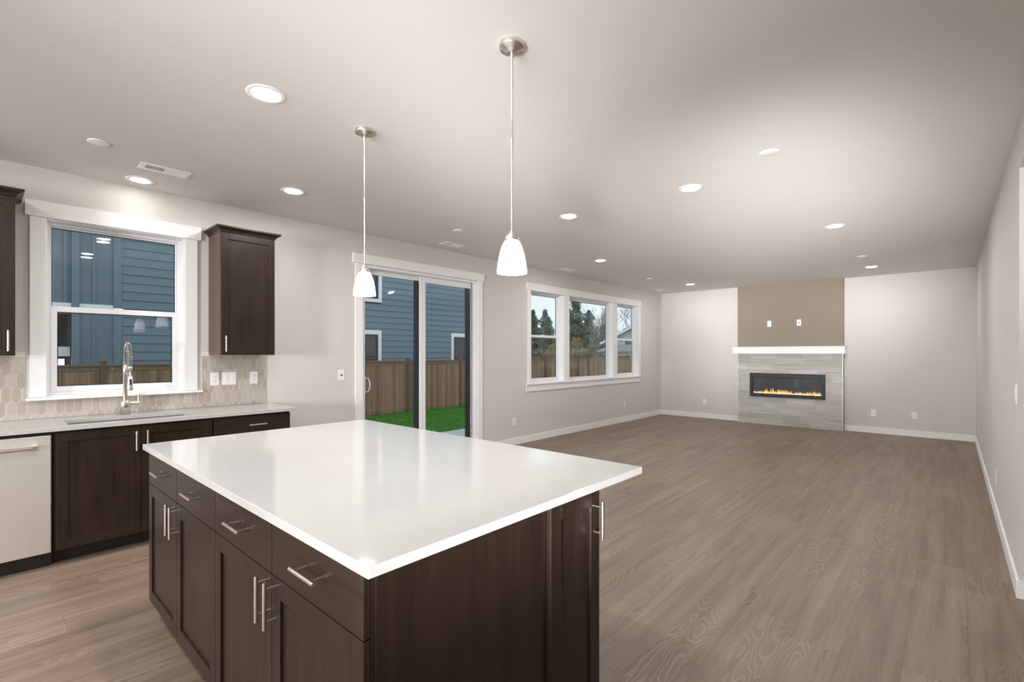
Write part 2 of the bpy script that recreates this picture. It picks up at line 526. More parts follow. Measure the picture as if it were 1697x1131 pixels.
def tag(o, label=None, cat=None, group=None, kind=None):
    if label: o['label'] = label
    if cat: o['category'] = cat
    if group: o['group'] = group
    if kind: o['kind'] = kind
    return o

def thing(name, loc, label, cat, group=None, kind=None):
    o = bpy.data.objects.new(name, None)
    COL.objects.link(o)
    o.location = loc
    o.empty_display_size = 0.05
    return tag(o, label, cat, group, kind)

def part(mb, name, mats, parent, bevel=0.0, label=None, kind=None, recalc=True):
    o = mb.build(name, mats, parent, origin=world_of(parent), bevel=bevel, recalc=recalc)
    return tag(o, label, None, None, kind)

def struct(mb, name, mats, origin=None, label=None, bevel=0.0, cat=None):
    o = mb.build(name, mats, None, origin, bevel)
    return tag(o, label, cat, None, 'structure')

def dup(root, loc, label=None):
    r = root.copy(); COL.objects.link(r); r.location = loc
    if label: r['label'] = label
    for ch in list(root.children):
        c = ch.copy(); COL.objects.link(c); c.parent = r
        for g in list(ch.children):
            d = g.copy(); COL.objects.link(d); d.parent = c
    return r

# ------------------------------------------------------------------ room shell
W1 = (0.346, 1.210, 1.067, 2.380)           # kitchen window opening (y0,y1,z0,z1)
DR = (2.910, 4.709, 0.0, 2.398)             # sliding door opening
W3 = [(5.858, 6.732), (6.890, 8.367), (8.517, 9.400)]
W3Z = (0.913, 2.380)
XHALL = 2.55

struct(MB().box(XL - WT, XHALL + .15, YB - .15, YF + .15, -0.12, 0.0), 'floor', M['floor'], origin=(0, 0, 0),
       label='brown oak plank floor of the whole open room', cat='floor')
struct(MB().box(XL - WT, XHALL + .15, YB - .15, YF + .15, H, H + 0.12), 'ceiling', M['ceil'],
       label='smooth off-white ceiling with recessed lights', cat='ceiling')
struct(MB().cells('x', XL - WT, XL, [YB - .15, YF + .15], [0, H],
       [W1, DR] + [(a, b, W3Z[0], W3Z[1]) for a, b in W3]), 'wall_left', M['wall'],
       label='long greige wall with the kitchen window, sliding door and triple window', cat='wall')
struct(MB().box(XL, XHALL + .15, YF, YF + .15, 0, H), 'wall_far', M['wall'],
       label='greige far wall behind the fireplace', cat='wall')
struct(MB().cells('x', XR, XR + .12, [YB, YF], [0, H], [(0.55, 3.97, 0, 2.44)]), 'wall_right', M['wall'],
       label='pale greige wall on the right ending at a wide opening', cat='wall')
struct(MB().box(XL, XHALL + .15, YB - .15, YB, 0, H), 'wall_back', M['wall'], label='greige wall behind the kitchen', cat='wall')
struct(MB().box(XHALL, XHALL + .15, YB, YF, 0, H), 'wall_hall', M['wall'], label='greige wall of the side hall', cat='wall')
BX0, BX1, BY = -3.215, -1.430, 10.375
struct(MB().box(BX0, BX1, BY, YF, 0, H), 'wall_fireplace', M['taupe'],
       label='shallow taupe painted chimney breast above the mantel', cat='wall')

BH, BT = 0.100, 0.014
def base_x(x, y0, y1, d):       # along y on a wall whose face is at x, sticking out in d
    return MB().box(x, x + d * BT, y0, y1, 0, BH)
struct(base_x(XL, 4.795, YF, 1), 'baseboard_left', M['trim'], bevel=.002, label='white baseboard under the triple window', cat='baseboard')
struct(base_x(XL, 1.90, 2.82, 1), 'baseboard_kitchen', M['trim'], bevel=.002, label='white baseboard between the cabinets and sliding door', cat='baseboard')
m_ = MB().box(XL + BT, BX0 - .001, YF - BT, YF, 0, BH)
m_.box(BX1 + .001, XR - BT, YF - BT, YF, 0, BH)
struct(m_, 'baseboard_far', M['trim'], bevel=.002, label='white baseboard on both sides of the fireplace', cat='baseboard')
m_ = MB().box(XR - BT, XR, 3.97 - BT, YF - BT, 0, BH)
m_.box(XR, XR + .12, 3.97 - BT, 3.97, 0, BH)
struct(m_, 'baseboard_right', M['trim'], bevel=.002, label='white baseboard along the right wall turning its end', cat='baseboard')

# ------------------------------------------------------------------ windows and door
def pane(parent, x, y0, y1, z0, z1, name='glass_pane', tilt=0.0):
    # sealed unit: two thin panes with an air gap, the outer one very slightly out of parallel
    m = MB().box(x - .002, x + .002, y0, y1, z0, z1)
    t = tilt * (z1 - z0)
    a = x - .014
    m.add([(a, y0, z0), (a, y1, z0), (a - t, y1, z1), (a - t, y0, z1), (a - .003, y0, z0), (a - .003, y1, z0), (a - t - .003, y1, z1), (a - t - .003, y0, z1)],
          [(0, 1, 2, 3), (7, 6, 5, 4), (0, 4, 5, 1), (1, 5, 6, 2), (2, 6, 7, 3), (3, 7, 4, 0)])
    return part(m, name, M['glass'], parent)

def ring_x(m, x0, x1, y0, y1, z0, z1, wl, wr, wb, wt, mi=0):
    m.box(x0, x1, y0, y0 + wl, z0, z1, mi); m.box(x0, x1, y1 - wr, y1, z0, z1, mi)
    m.box(x0, x1, y0 + wl, y1 - wr, z0, z0 + wb, mi); m.box(x0, x1, y0 + wl, y1 - wr, z1 - wt, z1, mi)
    return m

def window_unit(win, y0, y1, z0, z1, kind, zmid=None):
    e = 0.0005
    part(ring_x(MB(), XL - WT + .001, XL - e, y0 + e, y1 - e, z0 + e, z1 - e, .006, .006, .006, .006), 'jamb_liner', M['trim'], win)
    f = part(ring_x(MB(), XL - .150, XL - .088, y0 + .007, y1 - .007, z0 + .007, z1 - .007, .022, .022, .022, .022), 'frame', M['vinyl'], win, .002)
    a0, a1, b0, b1 = y0 + .030, y1 - .030, z0 + .030, z1 - .030
    if kind == 'fixed':
        s = part(ring_x(MB(), XL - .135, XL - .100, a0, a1, b0, b1, .022, .022, .022, .022), 'sash', M['vinyl'], win, .002)
        part(ring_x(MB(), XL - .136, XL - .128, a0 + .018, a1 - .018, b0 + .018, b1 - .018, .012, .012, .012, .012), 'glazing_seal', M['blackvinyl'], s)
        pane(s, XL - .115, a0 + .0225, a1 - .0225, b0 + .0225, b1 - .0225, tilt=.004)
    else:
        s = part(ring_x(MB(), XL - .140, XL - .116, a0, a1, zmid - .012, b1, .006, .010, .035, .012), 'upper_sash', M['vinyl'], win, .002)
        part(ring_x(MB(), XL - .139, XL - .131, a0 + .004, a1 - .006, zmid + .018, b1 - .008, .007, .009, .007, .009), 'glazing_seal', M['blackvinyl'], s)
        pane(s, XL - .122, a0 + .0065, a1 - .0105, zmid + .0235, b1 - .0125, tilt=.006)
        s = part(ring_x(MB(), XL - .115, XL - .090, a0, a1, b0, zmid + .020, .036, .036, .040, .040), 'lower_sash', M['vinyl'], win, .002)
        part(ring_x(MB(), XL - .116, XL - .108, a0 + .033, a1 - .033, b0 + .037, zmid - .017, .010, .010, .010, .010), 'glazing_seal', M['blackvinyl'], s)
        pane(s, XL - .098, a0 + .0365, a1 - .0365, b0 + .0405, zmid - .0205, tilt=.006)
        part(MB().box(XL - .112, XL - .094, (a0 + a1) / 2 - .03, (a0 + a1) / 2 + .03, zmid + .0202, zmid + .030), 'sash_lock', M['vinyl'], s, .003)

# kitchen window
win = thing('window_1', (XL, .78, 1.067), 'white single-hung kitchen window over the sink', 'window', kind='structure')
part(MB().box(XL, XL + .025, .234, 1.332, 2.380, 2.494), 'head_casing', M['trim'], win, .002)
part(MB().box(XL, XL + .019, .258, .346, 1.068, 2.379), 'side_casing', M['trim'], win, .002)
part(MB().box(XL, XL + .019, 1.210, 1.304, 1.068, 2.379), 'side_casing', M['trim'], win, .002)
part(MB().box(XL, XL + .055, .236, 1.338, 1.047, 1.066), 'stool', M['trim'], win, .004)
window_unit(win, *W1, 'hung', 1.722)

# triple window
win = thing('window_2', (XL, 7.63, .913), 'white three-part living room window with mulled frames', 'window', kind='structure')
part(MB().box(XL, XL + .025, 5.752, 9.517, 2.380, 2.497), 'head_casing', M['trim'], win, .002)
for a, b in ((5.784, 5.857), (6.733, 6.889), (8.368, 8.516), (9.401, 9.486)):
    part(MB().box(XL, XL + .019, a, b, .914, 2.379), 'side_casing', M['trim'], win, .002)
part(MB().box(XL, XL + .045, 5.725, 9.505, .892, .912), 'stool', M['trim'], win, .003)
part(MB().box(XL, XL + .019, 5.750, 9.465, .790, .891), 'apron', M['trim'], win, .002)
window_unit(win, W3[0][0], W3[0][1], *W3Z, 'hung', 1.665)
window_unit(win, W3[1][0], W3[1][1], *W3Z, 'fixed')
window_unit(win, W3[2][0], W3[2][1], *W3Z, 'hung', 1.665)

# sliding door
door = thing('door_1', (XL, 3.81, 0), 'white framed sliding glass patio door', 'door', kind='structure')
part(MB().box(XL, XL + .025, 2.793, 4.822, 2.398, 2.505), 'head_casing', M['trim'], door, .002)
part(MB().box(XL, XL + .019, 2.824, 2.918, 0, 2.397), 'side_casing', M['trim'], door, .002)
part(MB().box(XL, XL + .019, 4.702, 4.792, 0, 2.397), 'side_casing', M['trim'], door, .002)
f = MB()
f.box(XL - .15, XL - .001, 2.911, 2.950, .001, 2.397); f.box(XL - .15, XL - .001, 4.680, 4.708, .001, 2.397)
f.box(XL - .15, XL - .001, 2.950, 4.680, 2.362, 2.397); f.box(XL - .15, XL - .02, 2.950, 4.680, .001, .035)
f.box(XL - .085, XL - .078, 4.628, 4.680, .035, 2.362); f.box(XL - .045, XL - .040, 4.650, 4.680, .035, 2.362)
part(f, 'frame', M['vinyl'], door, .002)
zb, zt = .036, 2.361
p = part(ring_x(MB(), XL - .128, XL - .090, 2.951, 3.800, zb, zt, .055, .012, .09, .055), 'sliding_panel', M['vinyl'], door, .002)
part(MB().box(XL - .129, XL - .089, 3.715, 3.788, zb + .09, zt - .055), 'dark_stile', M['blackvinyl'], p, label='black exterior stile')
pane(p, XL - .103, 3.0065, 3.7145, zb + .0905, zt - .0555, tilt=.003)
hd = MB().tube([(XL - .088, 3.006, .945), (XL - .050, 3.020, .950), (XL - .036, 3.034, .985), (XL - .034, 3.037, 1.025), (XL - .036, 3.034, 1.065), (XL - .050, 3.020, 1.100), (XL - .088, 3.006, 1.105)], .006, 8)
hd.box(XL - .0895, XL - .082, 2.975, 3.006, .92, 1.13)
part(hd, 'pull_handle', M['vinyl'], p, label='white looped pull handle')
p = part(ring_x(MB(), XL - .080, XL - .045, 3.760, 4.625, zb, zt, .080, .012, .09, .030), 'fixed_panel', M['vinyl'], door, .002)
part(MB().box(XL - .081, XL - .044, 4.545, 4.613, zb + .09, zt - .030), 'dark_stile', M['blackvinyl'], p, label='black exterior stile')
part(MB().box(XL - .082, XL - .038, 3.842, 4.612, 2.285, 2.345), 'top_rail', M['vinyl'], p, .002)
pane(p, XL - .058, 3.8405, 4.5445, zb + .0905, 2.2845, tilt=.003)

# ------------------------------------------------------------------ kitchen: helpers
def P3(axis, u, v, w):
    return (w, u, v) if axis == 'x' else (u, w, v)
def abox(m, axis, u0, u1, v0, v1, w0, w1, mi=0):
    if axis == 'x': m.box(w0, w1, u0, u1, v0, v1, mi)
    else: m.box(u0, u1, w0, w1, v0, v1, mi)
    return m

def shaker(axis, sgn, face, u0, u1, v0, v1, stile=.058, t=.020, rec=.009):
    m = MB()
    b = face - sgn * t
    abox(m, axis, u0, u0 + stile, v0, v1, b, face)
    abox(m, axis, u1 - stile, u1, v0, v1, b, face)
    abox(m, axis, u0 + stile, u1 - stile, v0, v0 + stile, b, face)
    abox(m, axis, u0 + stile, u1 - stile, v1 - stile, v1, b, face)
    abox(m, axis, u0 + stile - .001, u1 - stile + .001, v0 + stile - .001, v1 - stile + .001, b + sgn * .002, face - sgn * rec)
    return m

def pull(axis, sgn, face, uc, vc, vertical, L=.140, r=.006, proj=.034, cc=.096):
    m = MB()
    w = face + sgn * proj
    if vertical:
        m.tube([P3(axis, uc, vc - L / 2, w), P3(axis, uc, vc + L / 2, w)], r, 12)
        for s in (-1, 1):
            m.tube([P3(axis, uc, vc + s * cc / 2, face), P3(axis, uc, vc + s * cc / 2, w)], r * .8, 10)
    else:
        m.tube([P3(axis, uc - L / 2, vc, w), P3(axis, uc + L / 2, vc, w)], r, 12)
        for s in (-1, 1):
            m.tube([P3(axis, uc + s * cc / 2, vc, face), P3(axis, uc + s * cc / 2, vc, w)], r * .8, 10)
    return m

def slab(axis, sgn, face, u0, u1, v0, v1, t=.020):
    return abox(MB(), axis, u0, u1, v0, v1, face - sgn * t, face)

CT, CB = 0.912, 0.884      # worktop top and underside
# ---- base run on the left wall: door faces at x = -4.30, looking +x
FX = -4.300
XB = XL + .002
def base_carcass(cab, y0, y1, toe=True):
    m = MB().box(XB, FX - .021, y0, y1, .105, CB - .001)
    part(m, 'body', M['wood'], cab, .001)
    if toe:
        part(MB().box(XB, -4.415, y0, y1, 0, .104), 'toe_kick', M['toe'], cab)

cab = thing('base_cabinet', (-4.6, .79, 0), 'dark brown two-door sink cabinet under the kitchen window', 'cabinet', 'base cabinets along the window wall')
# the sink cabinet is an open carcass so the basin can hang inside it
m_ = MB().box(XB, FX - .021, .338, .356, .105, CB - .001).box(XB, FX - .021, 1.232, 1.250, .105, CB - .001)
m_.box(XB, FX - .021, .356, 1.232, .105, .123).box(XB, XB + .012, .356, 1.232, .123, CB - .001)
m_.box(FX - .040, FX - .021, .356, 1.232, .845, CB - .001)
part(m_, 'body', M['wood'], cab, .001)
part(MB().box(XB, -4.415, .338, 1.250, 0, .104), 'toe_kick', M['toe'], cab)
d = part(shaker('x', 1, FX, .347, .793, .107, .867), 'door', M['wood'], cab, .0015)
part(pull('x', 1, FX, .764, .768, True), 'handle', M['nickel'], d)
d = part(shaker('x', 1, FX, .797, 1.245, .107, .867), 'door', M['wood'], cab, .0015)
part(pull('x', 1, FX, .828, .768, True), 'handle', M['nickel'], d)

cab = thing('base_cabinet', (-4.6, 1.55, 0), 'dark brown drawer-over-door cabinet at the right end of the window-wall counter', 'cabinet', 'base cabinets along the window wall')
base_carcass(cab, 1.252, 1.853)
d = part(slab('x', 1, FX, 1.258, 1.850, .720, .867), 'drawer', M['woody'], cab, .0015)
part(pull('x', 1, FX, 1.575, .797, False), 'handle', M['nickel'], d)
for a, b, hx in ((1.258, 1.552, 1.522), (1.556, 1.850, 1.586)):
    d = part(shaker('x', 1, FX, a, b, .107, .715), 'door', M['wood'], cab, .0015)
    part(pull('x', 1, FX, hx, .63, True), 'handle', M['nickel'], d)

# ---- dishwasher
dw = thing('dishwasher', (-4.6, .02, 0), 'stainless steel dishwasher left of the sink cabinet', 'dishwasher')
part(MB().box(XB, FX - .028, -.278, .334, .10, CB - .001), 'body', M['gap'], dw)
part(MB().box(XB, -4.375, -.278, .334, 0, .099), 'toe_kick', M['toe'], dw)
d = part(MB().box(FX - .028, FX, -.272, .326, .104, .860), 'door_panel', M['steel'], dw, .004)
hm = MB().tube([(FX + .045, -.205, .792), (FX + .045, .258, .792)], .0115, 14)
for yy in (-.195, .247):
    hm.box(FX, FX + .058, yy - .013, yy + .013, .779, .805)
part(hm, 'handle', M['chrome'], d, .001)
part(MB().lathe([(.008, -.002), (.008, .006), (.003, .007)], (-4.375, .28, .06), 10, axis='x', capb=True), 'adjusting_knob', M['black'], dw)

cab = thing('base_cabinet', (-4.6, -.6, 0), 'dark brown base cabinet left of the dishwasher', 'cabinet', 'base cabinets along the window wall')
base_carcass(cab, -.90, -.280)
d = part(shaker('x', 1, FX, -.897, -.284, .107, .867), 'door', M['wood'], cab, .0015)
part(pull('x', 1, FX, -.33, .768, True), 'handle', M['nickel'], d)

# ---- window-wall worktop with sink cut-out
SK = (-4.682, -4.372, .415, 1.140)
o = MB().cells('z', CB, CT, [XL + .012, -4.272], [-.93, 1.888], [SK]).build('countertop', M['quartz'], None, bevel=.0015)
tag(o, 'white quartz countertop below the kitchen window with the sink cut-out', 'countertop')

# ---- sink
sk = thing('kitchen_sink', (-4.527, .7775, .66), 'stainless undermount sink in the window-wall counter', 'sink')
x0, x1, y0, y1 = SK[0] - .012, SK[1] + .012, SK[2] - .012, SK[3] + .012
m_ = MB()
m_.cells('z', CB - .004, CB - .001, [x0 - .012, x1 + .012], [y0 - .012, y1 + .012], [(x0, x1, y0, y1)])
m_.box(x0 - .003, x0, y0, y1, .68, CB - .004); m_.box(x1, x1 + .003, y0, y1, .68, CB - .004)
m_.box(x0 - .003, x1 + .003, y0 - .003, y0, .68, CB - .004); m_.box(x0 - .003, x1 + .003, y1, y1 + .003, .68, CB - .004)
m_.box(x0 - .003, x1 + .003, y0 - .003, y1 + .003, .677, .680)
part(m_, 'basin', M['sinksteel'], sk)
part(MB().lathe([(.056, .6805), (.050, .684), (.030, .682), (.0, .682)], (-4.58, .777, 0), 20), 'drain', M['chrome'], sk)

# ---- faucet
fx, fy = -4.790, .785
fc = thing('kitchen_faucet', (fx, fy, CT), 'brushed nickel spring faucet behind the sink', 'faucet')
part(MB().lathe([(.031, CT), (.031, 1.012), (.029, 1.016), (.0145, 1.018)], (fx, fy, 0), 20, capa=True), 'base', M['nickel'], fc)
part(MB().lathe([(.0145, 1.016), (.0145, 1.215), (.0165, 1.217), (.0165, 1.292), (.012, 1.297), (.012, 1.302)], (fx, fy, 0), 18, capb=True), 'pole', M['nickel'], fc)
R_ = .052
path = [(fx, fy, 1.30 + .0125 * i) for i in range(9)]
zc = path[-1][2]
for i in range(1, 17):
    a = PI * i / 16
    path.append((fx + R_ - R_ * math.cos(a), fy + .012 * i / 16, zc + R_ * 1.15 * math.sin(a)))
for i in range(1, 11):
    path.append((fx + 2 * R_, fy + .012, zc - .0125 * i))
part(MB().tube(path, .007, 10), 'hose', M['black'], fc)
# coil wound on the same path
cp = [Vector(p) for p in path]
ln = [0]
for i in range(1, len(cp)): ln.append(ln[-1] + (cp[i] - cp[i - 1]).length)
turns, per = 27, 12
hel = []
for k in range(turns * per + 1):
    t = k / (turns * per) * ln[-1]
    i = max(j for j in range(len(ln)) if ln[j] <= t + 1e-9); i = min(i, len(ln) - 2)
    q = (t - ln[i]) / (ln[i + 1] - ln[i])
    p = cp[i].lerp(cp[i + 1], q); tn = (cp[i + 1] - cp[i]).normalized()
    u = Vector((0, 1, 0)); w = tn.cross(u).normalized(); a = 2 * PI * k / per
    hel.append(p + (u * math.cos(a) + w * math.sin(a)) * .0125)
part(MB().tube(hel, .0028, 6), 'spring_coil', M['nickel'], fc)
sx_, sy_ = fx + 2 * R_, fy + .012
ze = path[-1][2]
part(MB().lathe([(.013, ze + .012), (.016, ze + .008), (.016, ze - .010), (.008, ze - .014), (.008, ze - .055), (.014, ze - .060), (.018, ze - .066), (.019, ze - .150), (.021, ze - .165), (.019, ze - .172), (.0, ze - .172)], (sx_, sy_, 0), 18, capa=True), 'spray_head', M['nickel'], fc)
part(MB().box(sx_ + .0165, sx_ + .0225, sy_ - .007, sy_ + .007, ze - .130, ze - .085), 'spray_button', M['black'], fc, .002, label='black oval spray button')
m_ = MB().tube([(fx, fy, ze - .045), (sx_, sy_, ze - .045)], .005, 8)
part(m_, 'holder_arm', M['nickel'], fc)
m_ = MB().tube([(fx + .004, fy + .02, .995), (fx + .012, fy + .085, .995)], .014, 12)
m_.tube([(fx + .012, fy + .082, .999), (fx + .012, fy + .080, 1.075)], [.006, .0045], 10)
part(m_, 'lever', M['nickel'], fc)

# ---- backsplash of picket tiles
def clip(poly, ax, lim, keep_less):
    out = []
    for i in range(len(poly)):
        a, b = poly[i], poly[(i + 1) % len(poly)]
        ia = (a[ax] <= lim) == keep_less or a[ax] == lim
        ib = (b[ax] <= lim) == keep_less or b[ax] == lim
        if ia: out.append(a)
        if ia != ib:
            t = (lim - a[ax]) / (b[ax] - a[ax])
            out.append((a[0] + t * (b[0] - a[0]), a[1] + t * (b[1] - a[1])))
    return out
bs = thing('tile_backsplash', (XL, .6, CT), 'beige picket-shaped tile backsplash around the kitchen window', 'backsplash')
m_ = MB().cells('x', XL + .0005, XL + .006, [-.93, 1.884], [CT + .001, 1.366], [(.2355, 1.3385, 1.0465, 1.40)])
part(m_, 'grout', M['grout'], bs)
PWd, RP, VS = .0508, .0985, .073
sl = RP - VS
rects = [(-.93, .235, CT + .002, 1.365), (.235, 1.339, CT + .002, 1.046), (1.339, 1.883, CT + .002, 1.365)]
m_ = MB()
rr = random.Random(3)
for j in range(-1, 7):
    zc_ = 1.291 - RP * (j - 1)
    for i in range(-24, 40):
        yc = .1675 + PWd * (i + (.5 if j % 2 else 0))
        g = .0023
        hx = [(yc, zc_ + VS / 2 + sl - g), (yc + PWd / 2 - g, zc_ + VS / 2), (yc + PWd / 2 - g, zc_ - VS / 2), (yc, zc_ - VS / 2 - sl + g), (yc - PWd / 2 + g, zc_ - VS / 2), (yc - PWd / 2 + g, zc_ + VS / 2)]
        mi = rr.choice((0, 0, 1, 1, 2, 3))
        for a, b, c, d_ in rects:
            q = clip(clip(clip(clip(hx, 0, a, False), 0, b, True), 1, c, False), 1, d_, True)
            if len(q) >= 3 and abs(sum(q[k][0] * q[(k + 1) % len(q)][1] - q[(k + 1) % len(q)][0] * q[k][1] for k in range(len(q)))) > 2e-5:
                m_.prism([(XL + .0055, y, z) for y, z in q], (.0022, 0, 0), mi)
part(m_, 'tiles', [M['tile%d' % i] for i in range(4)], bs)

# ---- wall cabinets with crown
def crown(m, x_back, x_front, y0, y1, zb_, h=.052, fl=.042):
    prof = [(0.0, 0.0), (.006, .004), (.008, .014), (.020, .026), (.034, .034), (fl, .040), (fl, h)]
    rings = []
    for o_, z in prof:
        rings.append([(x_back, y0 - o_, zb_ + z), (x_front + o_, y0 - o_, zb_ + z), (x_front + o_, y1 + o_, zb_ + z), (x_back, y1 + o_, zb_ + z)])
    V = [p for r in rings for p in r]; Fc = []
    for i in range(len(rings) - 1):
        for k in range(4):
            k2 = (k + 1) % 4
            Fc.append((i * 4 + k, i * 4 + k2, (i + 1) * 4 + k2, (i + 1) * 4 + k))
    Fc.append((3, 2, 1, 0)); n = (len(rings) - 1) * 4
    Fc.append((n, n + 1, n + 2, n + 3))
    return m.add(V, Fc)
UF = -4.585
def wall_cab(y0, y1, hy, label):
    c = thing('wall_cabinet', (XL, (y0 + y1) / 2, 1.372), label, 'cabinet', 'wall cabinets beside the kitchen window')
    part(MB().box(XL + .001, UF - .021, y0, y1, 1.372, 2.424), 'body', M['woodside'], c, .001, label='lighter brown side panels')
    dd = part(shaker('x', 1, UF, y0 + .002, y1 - .002, 1.374, 2.420, .055), 'door', M['wood'], c, .0015)
    part(pull('x', 1, UF, hy, 1.470, True, .135), 'handle', M['nickel'], dd)
    part(crown(MB(), XL + .001, UF, y0, y1, 2.4205), 'crown_molding', M['woody'], c)
wall_cab(1.394, 1.836, 1.424, 'dark brown wall cabinet right of the kitchen window')
wall_cab(-.290, .176, .142, 'dark brown wall cabinet left of the kitchen window, cut by the photo edge')

# ------------------------------------------------------------------ island
IY = .605
o = MB().box(-3.122, -.957, .583, 1.868, .886, .914).build('island_countertop', M['quartz'], None, bevel=.0015)
tag(o, 'large white quartz slab on the kitchen island', 'countertop')
ITOP = .8855
XE = -.985
splits = [-3.096, -2.580, -2.057, -1.535, -1.012]
units = [(-3.096, -2.058, splits[0:3], 'island cabinet with two drawers and doors farther from the camera'),
         (-2.056, -1.012, splits[2:5], 'island cabinet with two drawers and doors nearest the camera')]
for a, b, sp, lab in units:
    c = thing('island_cabinet', ((a + b) / 2, .93, 0), 'dark brown ' + lab, 'cabinet', 'front cabinets of the kitchen island')
    part(MB().box(a, b, IY + .0215, 1.235, .105, ITOP), 'body', M['gap'] if False else M['wood'], c)
    part(MB().box(a + (.05 if a < -3 else 0), b, .685, 1.235, 0, .104), 'toe_kick', M['toe'], c)
    for k in range(2):
        u0, u1 = sp[k] + .0018, sp[k + 1] - .0018
        dr = part(slab('y', -1, IY, u0, u1, .7165, .874), 'drawer', M['woodx'], c, .0015)
        part(pull('y', -1, IY, (u0 + u1) / 2 + .012, .803, False), 'handle', M['nickel'], dr)
        dd = part(shaker('y', -1, IY, u0, u1, .107, .7130), 'door', M['wood'], c, .0015)
        hx = (u1 - .030) if k == 0 else (u0 + .030)
        part(pull('y', -1, IY, hx, .640, True), 'handle', M['nickel'], dd)
# end panel facing the living room and the narrow cabinet behind it
pn = MB().box(-1.0115, -1.0045, .634, 1.300, 0, ITOP)
o = pn.build('island_end_panel', M['wood'], None)
tag(o, 'plain dark brown end panel of the island below the slab', 'panel')
c = thing('island_cabinet', (-2.05, 1.42, 0), 'narrow dark brown island cabinet with one shaker door facing right', 'cabinet')
part(MB().box(-3.096, -1.0125, 1.2355, 1.578, .105, ITOP), 'body', M['wood'], c)
part(MB().box(-3.05, -1.0125, 1.2355, 1.510, 0, .104), 'toe_kick', M['toe'], c)
d = part(MB().box(-1.0125, -1.0048, 1.3005, 1.578, .105, ITOP), 'face_frame', M['wood'], c)
d = part(shaker('x', 1, XE, 1.281, 1.580, .107, .878, .058, .019), 'door', M['wood'], c, .0015)
part(pull('x', 1, XE, 1.548, .772, True), 'handle', M['nickel'], d)

# ------------------------------------------------------------------ fireplace
ts = thing('fireplace_surround', ((BX0 + BX1) / 2, BY, 0), 'grey striped stone tile surround below the mantel', 'tile surround')
FB = (-2.976, -1.696, .537, 1.000)
part(MB().cells('y', BY - .012, BY - .0005, [BX0 + .008, BX1 - .008], [0, 1.379], [(FB[0] + .03, FB[1] - .03, FB[2] + .03, FB[3] - .03)]), 'tile_field', M['stone'], ts)
for a in (BX0, BX1 - .008):
    part(MB().box(a, a + .008, BY - .014, BY - .0005, 0, 1.379), 'edge_trim', M['steel'], ts, label='thin metal edge strip')
mt = thing('mantel_shelf', ((BX0 + BX1) / 2, BY, 1.380), 'white boxed mantel shelf over the electric fireplace', 'mantel')
part(MB().box(-3.262, -1.383, 10.215, BY - .001, 1.380, 1.500), 'beam', M['trim'], mt, .002)
for a, b in ((BX1 + .001, -1.383), (-3.262, BX0 - .001)):
    part(MB().box(a, b, BY - .001, YF - .001, 1.380, 1.500), 'side_return', M['trim'], mt)
part(MB().box(-3.268, -1.377, 10.209, BY - .001, 1.5005, 1.517), 'top_board', M['trim'], mt, .002)
ef = thing('electric_fireplace', ((FB[0] + FB[1]) / 2, BY - .012, FB[2]), 'black framed linear electric fireplace with low orange flames', 'fireplace')
ys, yb_ = BY - .034, BY + .085
m_ = MB().cells('y', ys, BY - .0125, [FB[0], FB[1]], [FB[2], FB[3]], [(FB[0] + .055, FB[1] - .055, FB[2] + .062, FB[3] - .080)])
part(m_, 'frame', M['black'], ef, .003)
part(MB().box(FB[0] + .052, FB[1] - .052, ys - .0012, ys - .0002, FB[3] - .058, FB[3] - .046), 'heater_slot', M['slot'], ef)
G0, G1, G2, G3 = FB[0] + .055, FB[1] - .055, FB[2] + .062, FB[3] - .080
m_ = MB().box(G0 - .02, G1 + .02, BY - .0015, BY - .0008, G2 - .02, G3 + .02)
part(m_, 'firebox_back', M['firebox'], ef)
part(MB().box(G0, G1, ys + .006, ys + .009, G2, G3), 'front_glass', M['glass'], ef)
rf = random.Random(11)
m_ = MB()
x = G0 + .02
while x < G1 - .02:
    e_ = .75 + .25 * math.sin(x * 9.5 + 1.2 * math.sin(x * 4.1))
    h = (.030 + .085 * rf.random() ** 1.5) * e_ + .012
    w = rf.uniform(.006, .012); lean = rf.uniform(-.012, .012)
    yy = BY - .012 + rf.uniform(-.004, .004)
    prof = [(w * .6, 0), (w, h * .25), (w * .6, h * .6), (.0006, h)]
    V = []; Fc = []
    for q, (r_, hh) in enumerate(prof):
        for k in range(6):
            a = PI / 3 * k
            V.append((x + lean * (hh / h) ** 2 + r_ * math.cos(a), yy + r_ * .35 * math.sin(a), G2 + .006 + hh))
    for q in range(3):
        for k in range(6):
            Fc.append((q * 6 + k, q * 6 + (k + 1) % 6, q * 6 + 6 + (k + 1) % 6, q * 6 + 6 + k))
    m_.add(V, Fc, 0, True)
    x += rf.uniform(.008, .020)
fl = m_.build('flames', M['flame'], ef, origin=(ef.location.x, BY - .012, G2))
tag(fl, 'row of low orange flames', kind='stuff')
m_ = MB()
for i in range(130):
    cx_ = G0 + .01 + (G1 - G0 - .02) * i / 129 + rf.uniform(-.003, .003); s_ = rf.uniform(.004, .007)
    cy_ = BY - .013 + rf.uniform(-.003, .003)
    m_.add([(cx_ - s_, cy_, G2 + s_), (cx_ + s_, cy_, G2 + s_), (cx_, cy_ - s_, G2 + s_), (cx_, cy_ + s_, G2 + s_), (cx_, cy_, G2), (cx_, cy_, G2 + 2 * s_)],
           [(0, 2, 5), (2, 1, 5), (1, 3, 5), (3, 0, 5), (2, 0, 4), (1, 2, 4), (3, 1, 4), (0, 3, 4)])
tag(part(m_, 'ember_bed', M['ember'], ef), 'pale crushed glass ember bed', kind='stuff')

